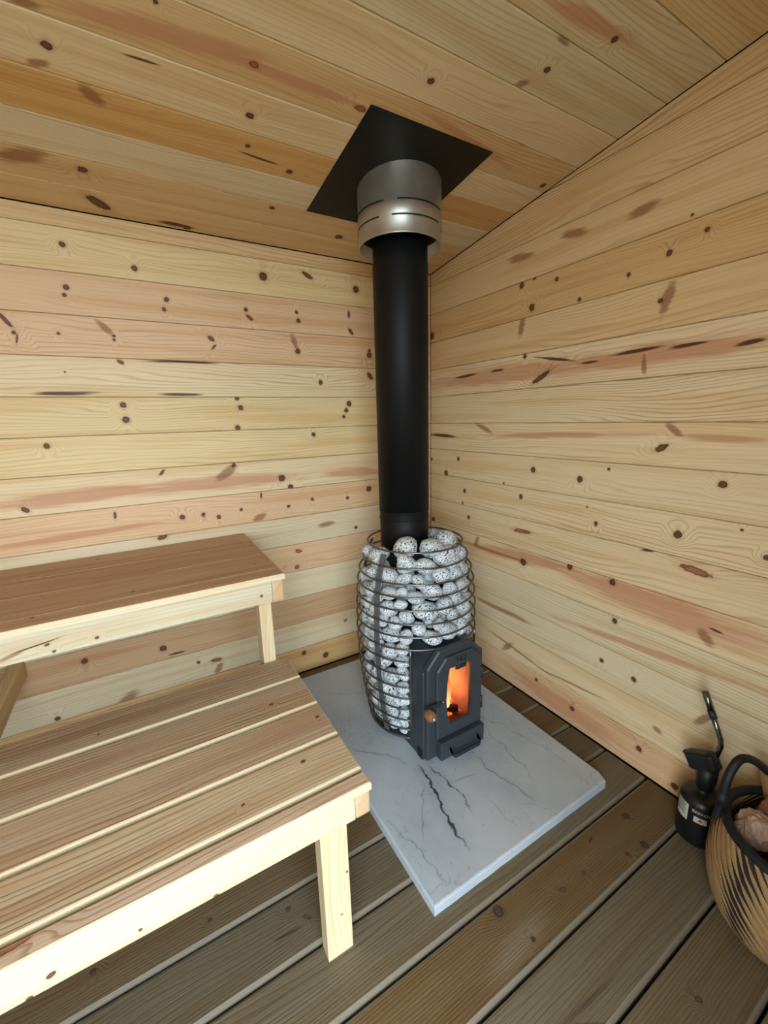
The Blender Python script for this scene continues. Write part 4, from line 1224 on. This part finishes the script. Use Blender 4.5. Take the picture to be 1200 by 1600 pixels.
m_red = plain('label_red', lin('8f2f28'), 0.5)
bm = bmesh.new()
q = [bm.verts.new(p) for p in ((-0.006, -0.004, 0), (0.006, -0.004, 0), (0, 0.006, 0))]
bm.faces.new(q)
link('hazard_mark', on_can(bm_mesh(bm, 'hazard_mark', recalc=False), AC + 0.08, 0.095, 0.0528), m_red, torch, at(TX, TY, 0))
m_plas = plain('black_plastic', lin('14161a'), 0.45, var=0.1)
# torch head: neck, slanted grip block with trigger, igniter button, hanging loop
link('neck', tube('neck', [(TX, TY, 0.165), (TX, TY - 0.002, 0.20), (TX, TY - 0.004, 0.235)], 0.02, 14, radii=[0.020, 0.024, 0.023]), m_plas, torch, at())
hm = Matrix.Translation((TX, TY + 0.012, 0.245)) @ Matrix.Rotation(math.radians(-28), 4, 'X')
link('head', box_mesh('head', 0.038, 0.076, 0.048, 0.009, 3), m_plas, torch, hm)
link('trigger', box_mesh('trigger', 0.016, 0.012, 0.034, 0.004), m_plas, torch, Matrix.Translation((TX - 0.002, TY + 0.046, 0.234)) @ Matrix.Rotation(math.radians(-40), 4, 'X'))
lp_ = [(TX - 0.016, TY - 0.012 + 0.012 * math.cos(a), 0.276 + 0.014 * math.sin(a)) for a in [2 * PI * k / 20 for k in range(20)]]
link('hanging_loop', tube('hanging_loop', lp_, 0.0035, 8, True), m_plas, torch, at())
m_chrome = plain('dark_chrome', lin('7a7d7c'), 0.2, 1.0)
bt = [(TX, TY - 0.012, 0.255), (TX, TY - 0.016, 0.285), (TX, TY - 0.021, 0.315), (TX, TY - 0.018, 0.335), (TX, TY - 0.008, 0.360), (TX, TY + 0.008, 0.395)]
link('burner_tube', tube('burner_tube', bt, 0.0068, 14), m_chrome, torch, at())
link('burner_sleeve', tube('burner_sleeve', [(TX, TY + 0.004, 0.386), (TX, TY + 0.013, 0.405)], 0.0092, 14), m_iron2, torch, at())
link('burner_tip', tube('burner_tip', [(TX, TY + 0.010, 0.400), (TX, TY + 0.032, 0.452)], 0.0085, 14), m_chrome, torch, at())

# ------------------------------------------------------------------ woven basket with its contents
BXC, BYC = -0.176, -1.612
basket = tag(empty('woven_basket', (BXC, BYC, 0)), 'round woven straw basket with black zigzag pattern and black handles', 'basket')
BP = [(0.095, 0.004), (0.118, 0.010), (0.138, 0.040), (0.151, 0.085), (0.157, 0.130), (0.156, 0.175), (0.150, 0.215), (0.141, 0.245), (0.136, 0.258)]


def bas_r(z):
    return float(np.interp(z, [q[1] for q in BP], [q[0] for q in BP]))


nt_, nz_ = 220, 56
bm = bmesh.new()
rows = []
for k in range(nz_ + 1):
    z = 0.004 + 0.252 * k / nz_
    row = []
    for i in range(nt_):
        a = 2 * PI * i / nt_
        # long twilled strands leaning to one side, each a raised rib
        ph = a * 46 / (2 * PI) + z * 42
        rib = abs(math.sin(PI * ph)) ** 0.6
        r = bas_r(z) + 0.0035 * rib + 0.0015 * mnoise.noise((a * 9, z * 40, 1))
        row.append(bm.verts.new((r * math.cos(a), r * math.sin(a), z)))
    rows.append(row)
for A_, B_ in zip(rows, rows[1:]):
    for i in range(nt_):
        bm.faces.new((A_[i], A_[(i + 1) % nt_], B_[(i + 1) % nt_], B_[i]))
rin = []
for z in (0.256, 0.20, 0.13, 0.06, 0.012):
    rin.append([bm.verts.new(((bas_r(z) - 0.007) * math.cos(2 * PI * i / nt_), (bas_r(z) - 0.007) * math.sin(2 * PI * i / nt_), z)) for i in range(nt_)])
for A_, B_ in zip([rows[-1]] + rin, rin):
    for i in range(nt_):
        bm.faces.new((A_[i], A_[(i + 1) % nt_], B_[(i + 1) % nt_], B_[i]))
bm.faces.new(rin[-1])
bm.faces.new(list(reversed(rows[0])))
mb = bpy.data.materials.new('woven_straw')
mb.use_nodes = True
T = NT(mb.node_tree)
b = mb.node_tree.nodes['Principled BSDF']
tc = T.node('ShaderNodeTexCoord')
s = T.sep(tc.outputs['Object'])
ang = T.m('ARCTAN2', s[1], s[0])
ph = T.m('ADD', T.m('MULTIPLY', ang, 46 / (2 * PI)), T.m('MULTIPLY', s[2], 42.0))
strand = T.m('FRACT', ph)
fl1 = T.m('FLOOR', ph)
ln_ = T.noise(T.comb(T.m('MULTIPLY', ph, 6.0), T.m('MULTIPLY', s[2], 12.0), 0.0), 1.0, 3.0)
wn = T.node('ShaderNodeTexWhiteNoise', noise_dimensions='1D')
T.put(wn.inputs['W'], fl1)
straw = T.mix(T.smooth(ln_, 0.25, 0.75), lin('6f5232'), lin('a88a5e'))
straw = T.mix(T.m('MULTIPLY', wn.outputs[0], 0.35), straw, lin('a8743f'))
# black spikes running out along the strands from upright seams
SEAM = math.radians(52)
dseam = T.m('MULTIPLY', T.m('SUBTRACT', T.m('PINGPONG', T.m('ADD', ang, SEAM / 2 - math.radians(108) + 8 * SEAM), SEAM / 2), SEAM / 2), -0.155)
tn = T.m('MULTIPLY', T.m('ADD', wn.outputs[0], 0.55), 0.048)
wid = T.m('MULTIPLY', T.m('SUBTRACT', 1.0, T.m('DIVIDE', dseam, tn)), 0.40)
sd_ = T.m('ABSOLUTE', T.m('SUBTRACT', strand, 0.5))
blk = T.smooth(T.m('SUBTRACT', wid, T.m('SUBTRACT', 0.5, sd_)), -0.02, 0.03)
thin = T.m('MULTIPLY', T.smooth(sd_, 0.44, 0.49), T.smooth(T.noise(tc.outputs['Object'], 14.0, 1.0), 0.45, 0.6))
c_ = T.mix(T.m('MAXIMUM', blk, T.m('MULTIPLY', thin, 0.8)), straw, lin('141210'))
T.put(b.inputs['Base Color'], c_)
b.inputs['Roughness'].default_value = 0.75
link('basket_body', bm_mesh(bm, 'basket_body', True), mb, basket, at(BXC, BYC, 0))
m_rope = plain('black_cord', lin('111316'), 0.6, 0, 0.4, var=0.2, bump=0.8, bscale=160)
link('rim', tube('rim', [(BXC + 0.137 * math.cos(2 * PI * k / 48), BYC + 0.137 * math.sin(2 * PI * k / 48), 0.258) for k in range(48)], 0.0105, 12, True), m_rope, basket, at())


def rimp(deg, z, r=0.137):
    a = math.radians(deg)
    return Vector((BXC + r * math.cos(a), BYC + r * math.sin(a), z))


def smooth_path(P, n=8):
    P = [Vector(p) for p in P]
    out = []
    for i in range(len(P) - 1):
        p0, p1, p2, p3 = P[max(i - 1, 0)], P[i], P[i + 1], P[min(i + 2, len(P) - 1)]
        for k in range(n):
            t = k / n
            out.append(0.5 * ((2 * p1) + (p2 - p0) * t + (2 * p0 - 5 * p1 + 4 * p2 - p3) * t * t + (3 * p1 - p0 - 3 * p2 + p3) * t ** 3))
    out.append(P[-1])
    return out


for p in ([rimp(112, 0.225, 0.150), rimp(112, 0.275, 0.146), rimp(110, 0.345, 0.142), rimp(98, 0.385, 0.128), rimp(75, 0.368, 0.118), rimp(48, 0.318, 0.128), rimp(34, 0.275, 0.143), rimp(34, 0.225, 0.150)],
          [rimp(-68, 0.225, 0.150), rimp(-68, 0.275, 0.146), rimp(-76, 0.325, 0.150), rimp(-118, 0.350, 0.165), rimp(-160, 0.325, 0.150), rimp(-168, 0.275, 0.146), rimp(-168, 0.225, 0.150)]):
    link('handle', tube('handle', smooth_path(p), 0.0095, 12), m_rope, basket, at())
    pw = p[1]
    link('binding', tube('binding', [pw - Vector((0, 0, 0.004)), pw + Vector((0, 0, 0.03))], 0.0115, 12), m_rope, basket, at())


def crumple(name, loc, size, seed, mat, label, cat, rot=(0, 0, 0), sharp=0.35):
    bm = bmesh.new()
    bmesh.ops.create_icosphere(bm, subdivisions=4, radius=1.0)
    for vt in bm.verts:
        n = vt.co.normalized()
        f = 0.0
        for o_ in range(2):
            f += (1 - abs(mnoise.noise(n * (1.15 * 2 ** o_) + Vector((seed * 5.1, o_ * 3.3, seed))) * 2)) / (1.7 ** o_)
        vt.co = n * (0.62 + sharp * 0.45 * f)
        vt.co.x *= size[0]
        vt.co.y *= size[1]
        vt.co.z *= size[2]
    me = bm_mesh(bm, name, False)
    R_ = Matrix.Rotation(rot[2], 4, 'Z') @ Matrix.Rotation(rot[1], 4, 'Y') @ Matrix.Rotation(rot[0], 4, 'X')
    return tag(link(name, me, mat, None, Matrix.Translation(loc) @ R_), label, cat, 'things in the basket')


crumple('crumpled_paper', (-0.196, -1.535, 0.232), (0.056, 0.046, 0.056), 1.0, plain('pinkish_paper', lin('a98a76'), 0.8, var=0.15), 'crumpled pinkish tan paper nearest the black basket rim', 'paper')
crumple('crumpled_paper', (-0.128, -1.562, 0.240), (0.054, 0.056, 0.070), 2.3, plain('brown_paper', lin('7b4c34'), 0.8, var=0.2), 'crumpled reddish brown paper in the middle of the basket', 'paper', (0.3, 0.2, 0.5))
crumple('crumpled_paper', (-0.232, -1.622, 0.238), (0.050, 0.050, 0.050), 3.7, plain('cream_paper', lin('c7bda6'), 0.8, var=0.1), 'crumpled cream paper sticking out over the basket rim', 'paper', (0.1, 0.6, 0.9))
m_fw = wood('split_wood', lin('b28d60'), lin('7c5733'), [], 471.0, freq=140, contrast=0.5, bump=0.6)
for (x, y, z, x1_, y1_, z1_, w, d_, rz, lab) in ((-0.118, -1.600, 0.060, -0.088, -1.520, 0.318, 0.044, 0.034, 0.9, 'tan split stick of firewood standing tallest in the basket'),
                                                  (-0.150, -1.640, 0.050, -0.120, -1.680, 0.285, 0.046, 0.036, 0.9, 'tan split stick of firewood at the far right of the basket')):
    h = math.dist((x, y, z), (x1_, y1_, z1_))
    me = box_mesh('firewood_stick', h, w, d_, 0.004)
    for vt in me.vertices:
        vt.co += Vector((0.004 * mnoise.noise(vt.co * 40), 0.005 * mnoise.noise(vt.co * 30 + Vector((3, 0, 0))), 0.005 * mnoise.noise(vt.co * 30)))
    dr_ = Vector((x1_ - x, y1_ - y, z1_ - z)).normalized()
    sd1 = Vector((math.cos(rz), math.sin(rz), 0))
    sd1 = (sd1 - dr_ * sd1.dot(dr_)).normalized()
    o = link('firewood_stick', me, m_fw, None, frame(dr_, sd1, dr_.cross(sd1), ((x + x1_) / 2, (y + y1_) / 2, (z + z1_) / 2)))
    tag(o, lab, 'firewood', 'things in the basket')
bpy.context.view_layer.update()
